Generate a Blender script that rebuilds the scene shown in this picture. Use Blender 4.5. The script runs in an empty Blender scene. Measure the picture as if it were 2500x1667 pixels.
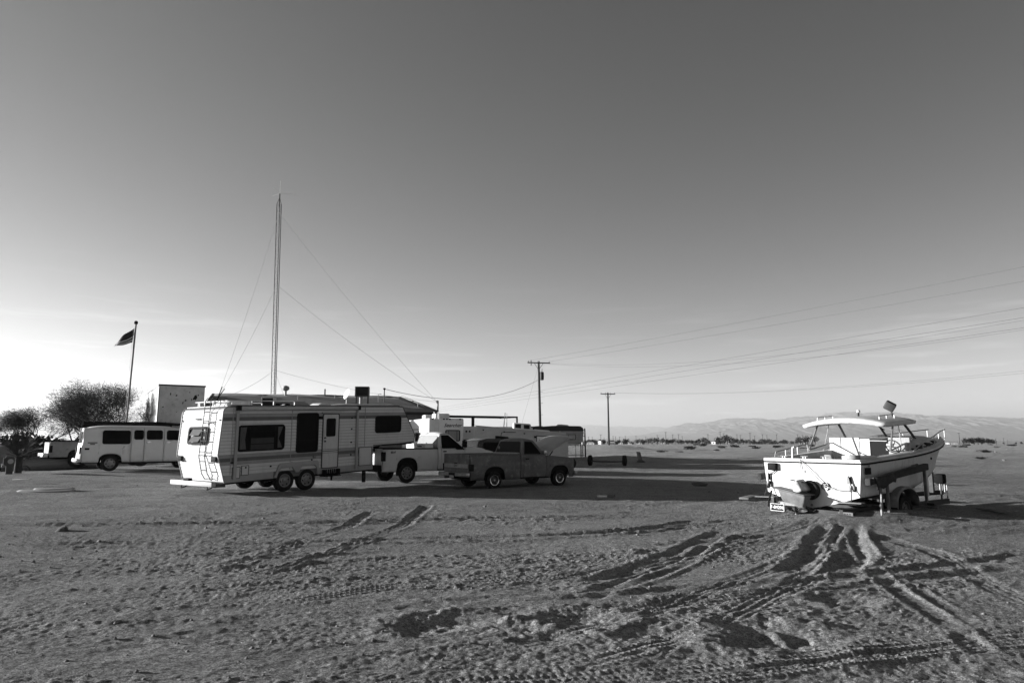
import bpy, bmesh, math, random
import numpy as np
from mathutils import Vector, Matrix

random.seed(7)
scene = bpy.context.scene
COL = scene.collection
R = math.radians

# ------------------------------------------------------------------ camera, sky, sun, exposure
FPX, EYE = 1667.0, 1.7
PITCH = math.atan(240.5 / FPX)
cd = bpy.data.cameras.new('camera')
cd.sensor_width = 36.0
cd.lens = FPX / 2500.0 * 36.0
cd.clip_start, cd.clip_end = 0.1, 200000.0
cam = bpy.data.objects.new('camera', cd)
cam.location = (0, 0, EYE)
cam.rotation_euler = (math.pi / 2 + PITCH, 0, 0)
COL.objects.link(cam)
scene.camera = cam

SUN_EL = R(9.0)
SUN_DIR = Vector((-1.0, 0.09, 0)).normalized() * math.cos(SUN_EL) + Vector((0, 0, math.sin(SUN_EL)))
SUN_ROT = math.atan2(SUN_DIR.x, SUN_DIR.y)

world = bpy.data.worlds.new('World')
scene.world = world
world.use_nodes = True
wn, wl = world.node_tree.nodes, world.node_tree.links
wn.clear()
wo = wn.new('ShaderNodeOutputWorld')
bg = wn.new('ShaderNodeBackground')
sky = wn.new('ShaderNodeTexSky')
sky.sky_type = 'NISHITA'
sky.sun_disc = False
sky.sun_elevation = SUN_EL
sky.sun_rotation = SUN_ROT
sky.altitude = 0
sky.air_density = 1.4
sky.dust_density = 0.3
sky.ozone_density = 1.0
# black-and-white photograph: one grey value per direction, weighted like an orange filter
sep = wn.new('ShaderNodeSeparateColor')
mr = wn.new('ShaderNodeMath'); mr.operation = 'MULTIPLY'; mr.inputs[1].default_value = 1.25
mg = wn.new('ShaderNodeMath'); mg.operation = 'MULTIPLY_ADD'; mg.inputs[1].default_value = -0.25
comb = wn.new('ShaderNodeCombineColor')
wl.new(sky.outputs[0], sep.inputs[0])
wl.new(sep.outputs[0], mr.inputs[0])
wl.new(sep.outputs[2], mg.inputs[0]); wl.new(mr.outputs[0], mg.inputs[2])
# a few thin cloud wisps low over the plain
wtc = wn.new('ShaderNodeTexCoord'); wmp = wn.new('ShaderNodeMapping'); wmp.inputs['Scale'].default_value = (2.2, 2.2, 26.0)
wnz = wn.new('ShaderNodeTexNoise'); wnz.inputs['Scale'].default_value = 2.4; wnz.inputs['Detail'].default_value = 7; wnz.inputs['Roughness'].default_value = 0.6
wcr = wn.new('ShaderNodeMapRange'); wcr.inputs['From Min'].default_value = 0.55; wcr.inputs['From Max'].default_value = 0.78; wcr.inputs['To Max'].default_value = 0.45
wse = wn.new('ShaderNodeSeparateXYZ'); wel = wn.new('ShaderNodeMapRange'); wel.inputs['From Min'].default_value = 0.26; wel.inputs['From Max'].default_value = 0.12
wel.inputs['To Min'].default_value = 0.0; wel.inputs['To Max'].default_value = 1.0
wmu = wn.new('ShaderNodeMath'); wmu.operation = 'MULTIPLY'; wad = wn.new('ShaderNodeMath'); wad.operation = 'ADD'; wad.inputs[1].default_value = 1.0
wfi = wn.new('ShaderNodeMath'); wfi.operation = 'MULTIPLY'
wl.new(wtc.outputs['Generated'], wmp.inputs[0]); wl.new(wmp.outputs[0], wnz.inputs['Vector']); wl.new(wnz.outputs['Fac'], wcr.inputs['Value'])
wl.new(wtc.outputs['Generated'], wse.inputs[0]); wl.new(wse.outputs[2], wel.inputs['Value'])
wl.new(wcr.outputs[0], wmu.inputs[0]); wl.new(wel.outputs[0], wmu.inputs[1]); wl.new(wmu.outputs[0], wad.inputs[0])
# contrast of the black-and-white film, the same over the whole sky
wpw = wn.new('ShaderNodeMath'); wpw.operation = 'POWER'; wpw.inputs[1].default_value = 1.4
wsc = wn.new('ShaderNodeMath'); wsc.operation = 'MULTIPLY'; wsc.inputs[1].default_value = 0.44
wl.new(mg.outputs[0], wpw.inputs[0]); wl.new(wpw.outputs[0], wsc.inputs[0])
wl.new(wad.outputs[0], wfi.inputs[0]); wl.new(wsc.outputs[0], wfi.inputs[1])
for i in range(3):
    wl.new(wfi.outputs[0], comb.inputs[i])
wl.new(comb.outputs[0], bg.inputs[0])
bg.inputs[1].default_value = 0.05
wl.new(bg.outputs[0], wo.inputs[0])

sd = bpy.data.lights.new('sun', 'SUN')
sd.energy = 5.0
sd.angle = R(0.5)
sd.color = (1, 1, 1)
sun = bpy.data.objects.new('sun', sd)
sun.rotation_euler = (-SUN_DIR).to_track_quat('-Z', 'Y').to_euler()
sun.location = (-30, 0, 30)
COL.objects.link(sun)

vs = scene.view_settings
vs.view_transform = 'Standard'
vs.look = 'None'
vs.exposure = 1.7
vs.gamma = 1.0
vs.use_curve_mapping = False
scene.cycles.max_bounces = 6
scene.cycles.transparent_max_bounces = 12
scene.cycles.volume_bounces = 0

# ------------------------------------------------------------------ pixel <-> place
_c, _s = math.cos(PITCH), math.sin(PITCH)
def ray(u, v):
    a, b = u - 1250.0, 833.5 - v
    return Vector((a, FPX * _c - b * _s, FPX * _s + b * _c))
def ground(u, v, z=0.0):
    d = ray(u, v); t = (z - EYE) / d.z
    return Vector((d.x * t, d.y * t, z))
def atY(u, v, Y):
    d = ray(u, v)
    return Vector((d.x * Y / d.y, Y, EYE + d.z * Y / d.y))

# ------------------------------------------------------------------ mesh building
class MB:
    def __init__(s, xf=None):
        s.v, s.f, s.xf = [], [], xf
    def add(s, vs_, fs_):
        o = len(s.v)
        for p in vs_:
            p = Vector(p)
            s.v.append(s.xf @ p if s.xf is not None else p)
        for f in fs_:
            s.f.append([i + o for i in f])
        return s
    def box(s, x0, x1, y0, y1, z0, z1):
        return s.add([(x0,y0,z0),(x1,y0,z0),(x1,y1,z0),(x0,y1,z0),(x0,y0,z1),(x1,y0,z1),(x1,y1,z1),(x0,y1,z1)],
              [(0,3,2,1),(4,5,6,7),(0,1,5,4),(1,2,6,5),(2,3,7,6),(3,0,4,7)])
    def hexa(s, p):
        return s.add(p, [(0,3,2,1),(4,5,6,7),(0,1,5,4),(1,2,6,5),(2,3,7,6),(3,0,4,7)])
    def prism(s, poly, a0, a1, axis='y'):
        n = len(poly)
        def m(p, a):
            if axis == 'y': return (p[0], a, p[1])
            if axis == 'x': return (a, p[0], p[1])
            return (p[0], p[1], a)
        v = [m(p, a0) for p in poly] + [m(p, a1) for p in poly]
        f = [tuple(range(n)), tuple(range(2*n-1, n-1, -1))]
        f += [(i, (i+1) % n, n+(i+1) % n, n+i) for i in range(n)]
        return s.add(v, f)
    def ring(s, outer, inner, a0, a1, axis='y'):
        n = len(outer)
        def m(p, a):
            if axis == 'y': return (p[0], a, p[1])
            if axis == 'x': return (a, p[0], p[1])
            return (p[0], p[1], a)
        v = [m(p,a0) for p in outer]+[m(p,a0) for p in inner]+[m(p,a1) for p in outer]+[m(p,a1) for p in inner]
        f = []
        for i in range(n):
            j = (i+1) % n
            f += [(i,j,n+j,n+i), (2*n+i,3*n+i,3*n+j,2*n+j), (i,2*n+i,2*n+j,j), (n+i,n+j,3*n+j,3*n+i)]
        return s.add(v, f)
    def tube(s, pts, r, n=6, r1=None, cap=True):
        pts = [Vector(p) for p in pts]
        m = len(pts); vv = []; ff = []
        up = Vector((0, 0, 1)); prev = None
        for i, p in enumerate(pts):
            t = (pts[min(i+1, m-1)] - pts[max(i-1, 0)])
            if t.length < 1e-9: t = Vector((0, 0, 1))
            t.normalize()
            if prev is None:
                a = up if abs(t.z) < 0.9 else Vector((1, 0, 0))
                u = t.cross(a).normalized()
            else:
                u = (prev - t * prev.dot(t))
                u = u.normalized() if u.length > 1e-6 else t.orthogonal().normalized()
            prev = u; w = t.cross(u)
            rr = r if r1 is None else r + (r1 - r) * i / max(m-1, 1)
            for k in range(n):
                a = 2*math.pi*k/n
                vv.append(p + (u*math.cos(a) + w*math.sin(a))*rr)
        for i in range(m-1):
            for k in range(n):
                j = (k+1) % n
                ff.append((i*n+k, i*n+j, (i+1)*n+j, (i+1)*n+k))
        if cap:
            ff.append(tuple(range(n-1, -1, -1))); ff.append(tuple(range((m-1)*n, m*n)))
        return s.add(vv, ff)
    def lathe(s, prof, c=(0,0,0), axis='y', n=28, closed=False):
        vv = []; ff = []; m = len(prof)
        for (r, h) in prof:
            for k in range(n):
                a = 2*math.pi*k/n; ca, sa = r*math.cos(a), r*math.sin(a)
                if axis == 'y': p = (ca, h, sa)
                elif axis == 'x': p = (h, ca, sa)
                else: p = (ca, sa, h)
                vv.append((c[0]+p[0], c[1]+p[1], c[2]+p[2]))
        for i in range(m if closed else m-1):
            i2 = (i+1) % m
            for k in range(n):
                j = (k+1) % n
                ff.append((i*n+k, i*n+j, i2*n+j, i2*n+k))
        return s.add(vv, ff)
    def grid(s, P):
        nu, nv = len(P), len(P[0])
        ff = [(i*nv+j, i*nv+j+1, (i+1)*nv+j+1, (i+1)*nv+j) for i in range(nu-1) for j in range(nv-1)]
        return s.add([p for row in P for p in row], ff)
    def build(s, name, mat, parent=None, bevel=0, seg=2, smooth=35, solid=0, soff=-1, loc=None, recalc=True):
        me = bpy.data.meshes.new(name)
        bm = bmesh.new()
        bv = [bm.verts.new(p) for p in s.v]
        for f in s.f:
            try: bm.faces.new([bv[i] for i in f])
            except ValueError: pass
        if recalc: bmesh.ops.recalc_face_normals(bm, faces=bm.faces[:])
        if bevel > 0:
            bm.normal_update()
            ed = [e for e in bm.edges if len(e.link_faces) == 2 and e.calc_face_angle(0) > R(28)]
            bmesh.ops.bevel(bm, geom=ed, offset=bevel, offset_type='OFFSET', segments=seg, profile=0.5,
                            affect='EDGES', clamp_overlap=True)
        if smooth:
            bm.normal_update()
            for f in bm.faces: f.smooth = True
            for e in bm.edges:
                if len(e.link_faces) == 2 and e.calc_face_angle(0) > R(smooth): e.smooth = False
        bm.to_mesh(me); bm.free()
        o = bpy.data.objects.new(name, me)
        COL.objects.link(o)
        if mat: me.materials.append(mat)
        if solid:
            md = o.modifiers.new('thickness', 'SOLIDIFY'); md.thickness = solid; md.offset = soff
        if parent is not None: o.parent = parent
        if loc is not None: o.location = loc
        return o

def rr(x0, x1, z0, z1, r, n=4):
    pts = []
    r = min(r, (x1-x0)/2.001, (z1-z0)/2.001)
    for cx, cz, a0 in ((x1-r, z0+r, -90), (x1-r, z1-r, 0), (x0+r, z1-r, 90), (x0+r, z0+r, 180)):
        for k in range(n+1):
            a = R(a0 + 90*k/n); pts.append((cx + r*math.cos(a), cz + r*math.sin(a)))
    return pts

def thing(name, label, cat, loc=(0,0,0), rz=0, group=None):
    o = bpy.data.objects.new(name, None)
    o.empty_display_size = 0.2
    COL.objects.link(o)
    o.location = loc; o.rotation_euler = (0, 0, rz)
    return tag(o, label, cat, group)
def tag(o, label, cat, group=None, kind=None):
    o['label'] = label
    if cat: o['category'] = cat
    if group: o['group'] = group
    if kind: o['kind'] = kind
    return o
def copy_tree(o, parent=None):
    c = o.copy(); COL.objects.link(c)
    c.parent = parent
    for ch in list(o.children): copy_tree(ch, c)
    return c

# ------------------------------------------------------------------ materials (all neutral grey)
MATS = {}
def M(name, v, rough=0.6, metal=0.0, spec=0.3, var=0.0, vscale=3.0, bump=0.0, bscale=40.0, dirt=0.0, stretch=None, coat=0.0, dirtv=0.08):
    if name in MATS: return MATS[name]
    m = bpy.data.materials.new(name); m.use_nodes = True
    nt = m.node_tree; b = nt.nodes['Principled BSDF']
    b.inputs['Base Color'].default_value = (v, v, v, 1)
    b.inputs['Roughness'].default_value = rough
    b.inputs['Metallic'].default_value = metal
    b.inputs['Specular IOR Level'].default_value = spec
    if coat: b.inputs['Coat Weight'].default_value = coat; b.inputs['Coat Roughness'].default_value = 0.15
    tc = nt.nodes.new('ShaderNodeTexCoord'); vec = tc.outputs['Object']
    if stretch:
        mp = nt.nodes.new('ShaderNodeMapping'); mp.inputs['Scale'].default_value = stretch
        nt.links.new(vec, mp.inputs[0]); vec = mp.outputs[0]
    if var or dirt:
        n = nt.nodes.new('ShaderNodeTexNoise'); n.inputs['Scale'].default_value = vscale
        n.inputs['Detail'].default_value = 6; n.inputs['Roughness'].default_value = 0.65
        nt.links.new(vec, n.inputs['Vector'])
        mp2 = nt.nodes.new('ShaderNodeMapRange')
        mp2.inputs['From Min'].default_value = 0.3; mp2.inputs['From Max'].default_value = 0.7
        mp2.inputs['To Min'].default_value = v*(1-var); mp2.inputs['To Max'].default_value = v*(1+var*0.6)
        nt.links.new(n.outputs['Fac'], mp2.inputs['Value'])
        out = mp2.outputs[0]
        if dirt:
            n2 = nt.nodes.new('ShaderNodeTexNoise'); n2.inputs['Scale'].default_value = vscale*2.7
            n2.inputs['Detail'].default_value = 8; n2.inputs['Roughness'].default_value = 0.7
            nt.links.new(vec, n2.inputs['Vector'])
            cr = nt.nodes.new('ShaderNodeMapRange'); cr.inputs['From Min'].default_value = 0.52; cr.inputs['From Max'].default_value = 0.66
            cr.inputs['To Max'].default_value = dirt
            nt.links.new(n2.outputs['Fac'], cr.inputs['Value'])
            mx = nt.nodes.new('ShaderNodeMix'); mx.data_type = 'FLOAT'
            nt.links.new(cr.outputs[0], mx.inputs[0]); nt.links.new(out, mx.inputs[2]); mx.inputs[3].default_value = dirtv
            out = mx.outputs[0]
        cc = nt.nodes.new('ShaderNodeCombineColor')
        for i in range(3): nt.links.new(out, cc.inputs[i])
        nt.links.new(cc.outputs[0], b.inputs['Base Color'])
    if bump:
        n3 = nt.nodes.new('ShaderNodeTexNoise'); n3.inputs['Scale'].default_value = bscale; n3.inputs['Detail'].default_value = 5
        nt.links.new(vec, n3.inputs['Vector'])
        bp = nt.nodes.new('ShaderNodeBump'); bp.inputs['Strength'].default_value = 1.0; bp.inputs['Distance'].default_value = bump
        nt.links.new(n3.outputs['Fac'], bp.inputs['Height']); nt.links.new(bp.outputs[0], b.inputs['Normal'])
    MATS[name] = m
    return m
def glass_clear(name, tint=0.98, haze=0.025):
    if name in MATS: return MATS[name]
    m = bpy.data.materials.new(name); m.use_nodes = True
    nt = m.node_tree; nt.nodes.clear()
    o = nt.nodes.new('ShaderNodeOutputMaterial'); t = nt.nodes.new('ShaderNodeBsdfTransparent'); g = nt.nodes.new('ShaderNodeBsdfGlossy')
    d = nt.nodes.new('ShaderNodeBsdfDiffuse'); fr = nt.nodes.new('ShaderNodeFresnel'); x1 = nt.nodes.new('ShaderNodeMixShader'); x2 = nt.nodes.new('ShaderNodeMixShader')
    nz = nt.nodes.new('ShaderNodeTexNoise'); nz.inputs['Scale'].default_value = 3.0; nz.inputs['Detail'].default_value = 6
    mp = nt.nodes.new('ShaderNodeMapRange'); mp.inputs['From Min'].default_value = 0.35; mp.inputs['From Max'].default_value = 0.7
    mp.inputs['To Min'].default_value = haze*0.4; mp.inputs['To Max'].default_value = haze*1.8
    t.inputs[0].default_value = (tint, tint, tint, 1); g.inputs['Roughness'].default_value = 0.05
    d.inputs[0].default_value = (0.5, 0.5, 0.5, 1)
    L = nt.links.new
    L(nz.outputs['Fac'], mp.inputs[0]); L(mp.outputs[0], x1.inputs[0]); L(t.outputs[0], x1.inputs[1]); L(d.outputs[0], x1.inputs[2])
    x2.inputs[0].default_value = 0.07; nt.nodes.remove(fr); L(x1.outputs[0], x2.inputs[1]); L(g.outputs[0], x2.inputs[2]); L(x2.outputs[0], o.inputs[0])
    MATS[name] = m
    return m

WHITE = M('white_siding', 0.56, 0.7, spec=0.06, var=0.10, vscale=1.2, dirt=0.25, stretch=(1.0, 1.0, 0.35), dirtv=0.3)
WHITE2 = M('white_gelcoat', 0.54, 0.55, spec=0.12, var=0.08, vscale=1.0, dirt=0.5, stretch=(3.5, 3.5, 0.5), dirtv=0.25)
WPAINT = M('white_paint', 0.58, 0.5, spec=0.15, var=0.06, vscale=1.5, dirt=0.15, dirtv=0.3)
VANP = M('van_paint', 0.6, 0.45, spec=0.4, var=0.06, vscale=1.0, dirt=0.15, dirtv=0.3)
GREY = M('grey_trim', 0.32, 0.55, var=0.1)
MID = M('mid_grey', 0.2, 0.6, var=0.15)
STRIPE = M('stripe_dark', 0.11, 0.5, var=0.2)
STRIPE2 = M('stripe_mid', 0.28, 0.5, var=0.15)
BLACK = M('black_trim', 0.015, 0.7, spec=0.04)
RUBBER = M('rubber', 0.022, 0.9, spec=0.04, var=0.4, vscale=6, dirt=0.3, dirtv=0.08)
DGLASS = M('dark_glass', 0.010, 0.35, spec=0.03, var=0.3)
PGLASS = M('pale_glass', 0.16, 0.45, spec=0.15, var=0.15, vscale=2)  # flat pale grey pane with slight random tone
CHROME = M('chrome', 0.6, 0.22, metal=1.0, var=0.1)
STEEL = M('steel', 0.3, 0.45, metal=0.7, var=0.2)
RUST = M('rusty_steel', 0.06, 0.8, var=0.4, vscale=8, dirt=0.4, dirtv=0.13)
UNDER = M('underbody', 0.015, 0.9, spec=0.1)
WOOD = M('old_wood', 0.13, 0.9, var=0.4, vscale=6, stretch=(1, 8, 8))
POLEW = M('pole_wood', 0.035, 0.9, var=0.3, vscale=3, stretch=(8, 8, 0.6))
LENS = M('lamp_lens', 0.02, 0.6, spec=0.04)
CURTAIN = M('curtain', 0.16, 0.9, var=0.3, vscale=4, stretch=(8, 8, 1))
CLEAR = glass_clear('boat_glass')

# ------------------------------------------------------------------ terrain
def S(t):
    t = np.clip(t, 0, 1); return t*t*(3-2*t)
def hsh(ix, iy, sd):
    n = (ix.astype(np.int64)*374761393 + iy.astype(np.int64)*668265263 + sd*974634497) & 0xffffffff
    n = ((n ^ (n >> 13)) * 1274126177) & 0xffffffff
    n = (n ^ (n >> 16)) & 0xffffffff
    return n.astype(np.float64) / 4294967295.0
def vnoise(x, y, sd=0):
    ix = np.floor(x); iy = np.floor(y); fx = x-ix; fy = y-iy
    fx = fx*fx*fx*(fx*(fx*6-15)+10); fy = fy*fy*fy*(fy*(fy*6-15)+10)
    a = hsh(ix, iy, sd); b = hsh(ix+1, iy, sd); c = hsh(ix, iy+1, sd); d = hsh(ix+1, iy+1, sd)
    return (a*(1-fx)+b*fx)*(1-fy) + (c*(1-fx)+d*fx)*fy - 0.5

MOUNDS = [(8.6, 17.0, 4.4, 3.6, 0.14), (9.6, 62, 4.0, 3, 0.3), (16.5, 117, 7, 5, 0.9), (26, 70, 10, 5, 0.45), (41, 85, 13, 6, 0.5),
          (22, 46, 7, 2.5, 0.12), (5.0, 60, 5, 3, 0.2), (34, 52, 9, 3, 0.2), (10.5, 24.5, 2.2, 0.8, 0.10), (13.0, 21.0, 2.5, 0.8, 0.16),
          (9.2, 22.5, 1.6, 0.6, 0.10), (12.5, 27.5, 2.4, 0.6, 0.10), (-25.5, 38, 5.0, 5.0, -0.55), (6.6, 14.6, 1.3, .7, .06), (8.3, 15.3, 1.7, .8, .09), (24, 38, 5, 1.2, .10), (17, 33, 4, .9, .08), (30, 60, 6, 2, .3), (14, 74, 6, 2.5, .35)]
def base_h(x, y):
    x = np.asarray(x, float); y = np.asarray(y, float)
    d = np.hypot(x, y)
    h = 0.33*S((-x-5)/14.0)*S((y-13)/16.0)
    h = h - 2.2*S((d-130)/650)
    for (mx, my, rx, ry, a) in MOUNDS:
        q = ((x-mx)/rx)**2 + ((y-my)/ry)**2
        h = h + a*np.exp(-q*1.3)
    return h
def zb(x, y): return float(base_h(x, y))

def trk(pts, w, depth, berm, tread=0, **k):
    return dict(p=[ground(1250+a/1.8816, 1250+b/1.8816) for a, b in pts], w=w, d=depth, b=berm, t=tread)
TRACKS = [
    trk([(-500, 800), (0, 762), (900, 690), (1500, 640), (2100, 575), (2700, 500)], 0.16, 0.035, 0.025, 1),
    trk([(300, 800), (900, 735), (1500, 675), (2100, 615), (2700, 545)], 0.13, 0.022, 0.014, 1),
    trk([(-100, 470), (430, 440), (800, 410), (1300, 370), (1800, 318), (2400, 262)], 0.15, 0.03, 0.03, 1),
    trk([(1620, 235), (1780, 350), (1960, 470), (2100, 590), (2350, 760)], 0.10, 0.03, 0.02, 0),
    trk([(1850, 330), (2000, 430), (2200, 560)], 0.08, 0.02, 0.015, 0),
    trk([(370, 330), (700, 200), (830, 165), (960, 100), (1010, 85)], 0.20, 0.06, 0.05, 0),
    trk([(300, 390), (620, 290), (850, 190), (1000, 130)], 0.16, 0.04, 0.035, 0),
    trk([(1450, 60), (1420, 140), (1360, 220), (1270, 300)], 0.2, 0.075, 0.05, 0),
    trk([(1530, 60), (1545, 140), (1540, 210), (1500, 300)], 0.22, 0.10, 0.06, 0),
    trk([(1580, 90), (1610, 150), (1625, 230)], 0.12, 0.04, 0.04, 0),
    trk([(1570, 370), (1510, 440), (1580, 500)], 0.3, 0.05, 0.02, 0),
    trk([(-900, 545), (-500, 500), (-200, 470), (100, 450), (420, 455)], 0.18, 0.035, 0.03, 0),
    trk([(-400, -30), (-430, 20), (-500, 60), (-700, 130), (-900, 190), (-1300, 300)], 0.13, 0.014, 0.02, 1),
    trk([(-620, 0), (-740, 60), (-900, 110), (-1100, 170), (-1500, 270)], 0.13, 0.012, 0.018, 1),
    trk([(-300, 700), (200, 560), (700, 420), (1100, 300), (1400, 180), (1500, 60)], 0.15, 0.016, 0.022, 1),
    trk([(100, 740), (600, 600), (1000, 470), (1350, 330), (1530, 180)], 0.15, 0.016, 0.02, 1),
    trk([(-1200, 420), (-500, 330), (200, 290), (800, 200), (1200, 110), (1420, 40)], 0.16, 0.016, 0.022, 1),
    trk([(-2200, 560), (-1400, 500), (-600, 470), (100, 330), (600, 260), (1000, 140), (1300, 60)], 0.15, 0.018, 0.022, 0),
    trk([(1650, 100), (1900, 180), (2200, 330), (2500, 480)], 0.14, 0.010, 0.014, 1),
    trk([(-2300, 66), (-1500, 64), (-900, 56), (0, 30), (700, 12)], 0.17, 0.05, 0.07, 0),
    trk([(-2300, 190), (-1300, 215), (-600, 180), (100, 165), (700, 150), (1300, 110)], 0.2, 0.04, 0.05, 0),
    trk([(-2300, 330), (-1500, 300), (-900, 275), (-200, 250), (300, 215)], 0.2, 0.035, 0.045, 0),
    trk([(-2300, 470), (-1700, 450), (-1000, 430), (-300, 420), (200, 385)], 0.18, 0.03, 0.04, 0),
    trk([(-100, 420), (400, 385), (900, 345), (1400, 330), (1900, 260), (2400, 205)], 0.16, 0.04, 0.05, 0),
    trk([(0, 100), (500, 85), (900, 55), (1300, 15)], 0.16, 0.035, 0.045, 0),
    trk([(-2300, 150), (-1300, 150), (-700, 128), (0, 112), (600, 80), (900, 40)], 0.18, 0.05, 0.06, 0),
    trk([(-1600, 700), (-900, 640), (-400, 590), (100, 530)], 0.14, 0.025, 0.02, 0),
    trk([(-2400, 690), (-1900, 640), (-1500, 590)], 0.18, 0.04, 0.03, 0),
]
PITS = [(1230, 560, 0.36, 0.075), (340, 480, 0.26, 0.07), (-310, 515, 0.3, 0.085), (-190, 480, 0.2, 0.05), (1540, 400, 0.22, 0.05),
        (750, 180, 0.34, 0.06), (1370, 520, 0.2, -0.05), (-240, 530, 0.22, -0.04), (1050, 500, 0.2, 0.04), (-340, 300, 0.18, 0.03),
        (1400, 640, 0.2, 0.03), (690, 560, 0.25, 0.04), (-470, 235, 0.1, 0.03), (150, 570, 0.2, 0.035)]
PITS = [(ground(1250+a/1.8816, 1250+b/1.8816), r_, dp) for a, b, r_, dp in PITS]
random.seed(3)
for _ in range(130):
    yy = random.uniform(4, 26); xx = random.uniform(-0.85, 0.85)*yy
    PITS.append((Vector((xx, yy, 0)), random.uniform(0.08, 0.28), random.choice((1, 1, -1))*random.uniform(0.008, 0.028)))

TRKMASK = None
def track_h(x, y):
    global TRKMASK
    h = np.zeros_like(x); TRKMASK = np.zeros_like(x)
    for T in TRACKS:
        P = T['p']; w = T['w']; acc = 0.0
        best = np.full(x.shape, 9.0); sl = np.zeros_like(x); side = np.zeros_like(x)
        xs = [p.x for p in P]; ys = [p.y for p in P]
        mk = (x > min(xs)-1) & (x < max(xs)+1) & (y > min(ys)-1) & (y < max(ys)+1)
        if not mk.any(): continue
        X = x[mk]; Y = y[mk]
        # gentle wobble of the path
        X = X + 0.05*np.sin(Y*1.7) ; Y = Y + 0.06*np.sin(X*1.3)
        b = np.full(X.shape, 9.0); s_ = np.zeros_like(X); sd_ = np.zeros_like(X); ef = np.ones_like(X)
        for i in range(len(P)-1):
            ax, ay, bx, by = P[i].x, P[i].y, P[i+1].x, P[i+1].y
            dx, dy = bx-ax, by-ay; L = math.hypot(dx, dy)
            if L < 1e-6: continue
            t = np.clip(((X-ax)*dx + (Y-ay)*dy)/(L*L), 0, 1)
            ex = X-ax-t*dx; ey = Y-ay-t*dy
            dd = np.hypot(ex, ey); m2 = dd < b
            b[m2] = dd[m2]; s_[m2] = (acc + t*L)[m2]; sd_[m2] = ((dx*ey - dy*ex)/L)[m2]
            acc += L
        ef = S(s_/0.8)*S((acc-s_)/0.8)
        q = b/w
        nz = 1+0.8*vnoise(X*1.3+3, Y*1.3, 41)+0.5*vnoise(X*8, Y*8, 43)
        q = q*(1+0.14*vnoise(X*4, Y*4, 45)+0.16*vnoise(X*14, Y*14, 46))
        prof = -0.42*T['d']*(1-S((q-0.75)/0.5)) + 0.36*T['b']*np.exp(-((q-1.45)/0.38)**2)
        prof = prof*nz*ef
        if T['t']:
            ins = (1-S((q-.85)/.15))*ef*(0.6+0.8*S(vnoise(X*1.1, Y*1.1, 47)*2+.5))
            prof = prof + ins*(0.0042*np.cos(sd_/w*9.0) + 0.0030*np.clip(2.5*np.sin(2*math.pi*(s_/0.062 + .35*np.sign(sd_)*np.abs(sd_)/w)), -1, 1)*(np.cos(sd_/w*9.0) > -.2))
        h[mk] += prof
        TRKMASK[mk] = np.maximum(TRKMASK[mk], (1-S((q-.8)/.5))*ef)
    for (p, r_, dp) in PITS:
        mk = (np.abs(x-p.x) < r_*3.2) & (np.abs(y-p.y) < r_*3.2)
        if not mk.any(): continue
        q = np.hypot((x[mk]-p.x)/1.35, (y[mk]-p.y))/r_
        h[mk] += .62*dp*(1+1.2*vnoise(x[mk]*5, y[mk]*5, 52)+.8*vnoise(x[mk]*13, y[mk]*13, 53))*(-np.exp(-q*q*1.4) + 0.45*np.exp(-((q-1.5)/0.45)**2))
    return h
def detail_h(x, y, sp):
    h = np.zeros_like(x)
    ca, sa = math.cos(R(20)), math.sin(R(20))
    u = x*ca + y*sa; v = -x*sa + y*ca
    u = u + 0.5*vnoise(x*0.5, y*0.5, 90)
    for i, (wl_, amp, st) in enumerate([(9.0, .06, 1.6), (3.6, .03, 2.5), (1.5, .013, 4.0), (0.7, .0075, 5.0), (0.34, .0055, 5.0), (0.17, .0042, 3.0), (0.085, .0042, 1.6), (0.045, .0045, 1.0)]):
        w = S((wl_/sp-1.6)/1.6)
        if w.max() <= 0: continue
        patch = 1.0 if i < 2 else 0.30 + 1.5*S(vnoise(x/3.1, y/1.7, 60+i//2)*1.6+0.45)
        rr0 = np.hypot(x, y)
        far = 1 + (2.0*S((rr0-9)/14) if .1 < wl_ < 1.4 else 0) + (2.6*S((rr0-17)/30) if 1.4 < wl_ < 4 else 0)
        h += amp*w*far*vnoise(u/(wl_*st), v/wl_, 10+i)*2*patch*0.75
    # crusty clods: sparse bumps that stand proud of the sand
    for i, (wl_, amp, thr) in enumerate([(0.34, .006, .16), (0.15, .007, .12), (0.08, .010, .06), (0.042, .014, .02)]):
        w = S((wl_/sp-1.2)/1.4)
        if w.max() <= 0: continue
        pt = S(vnoise(x/2.4, y/1.5, 80)*2.6+.4)+.15
        h += amp*w*np.maximum(0, vnoise(u/(wl_*1.3), v/wl_, 30+i)-thr)*2.2*pt
    return h
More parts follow.
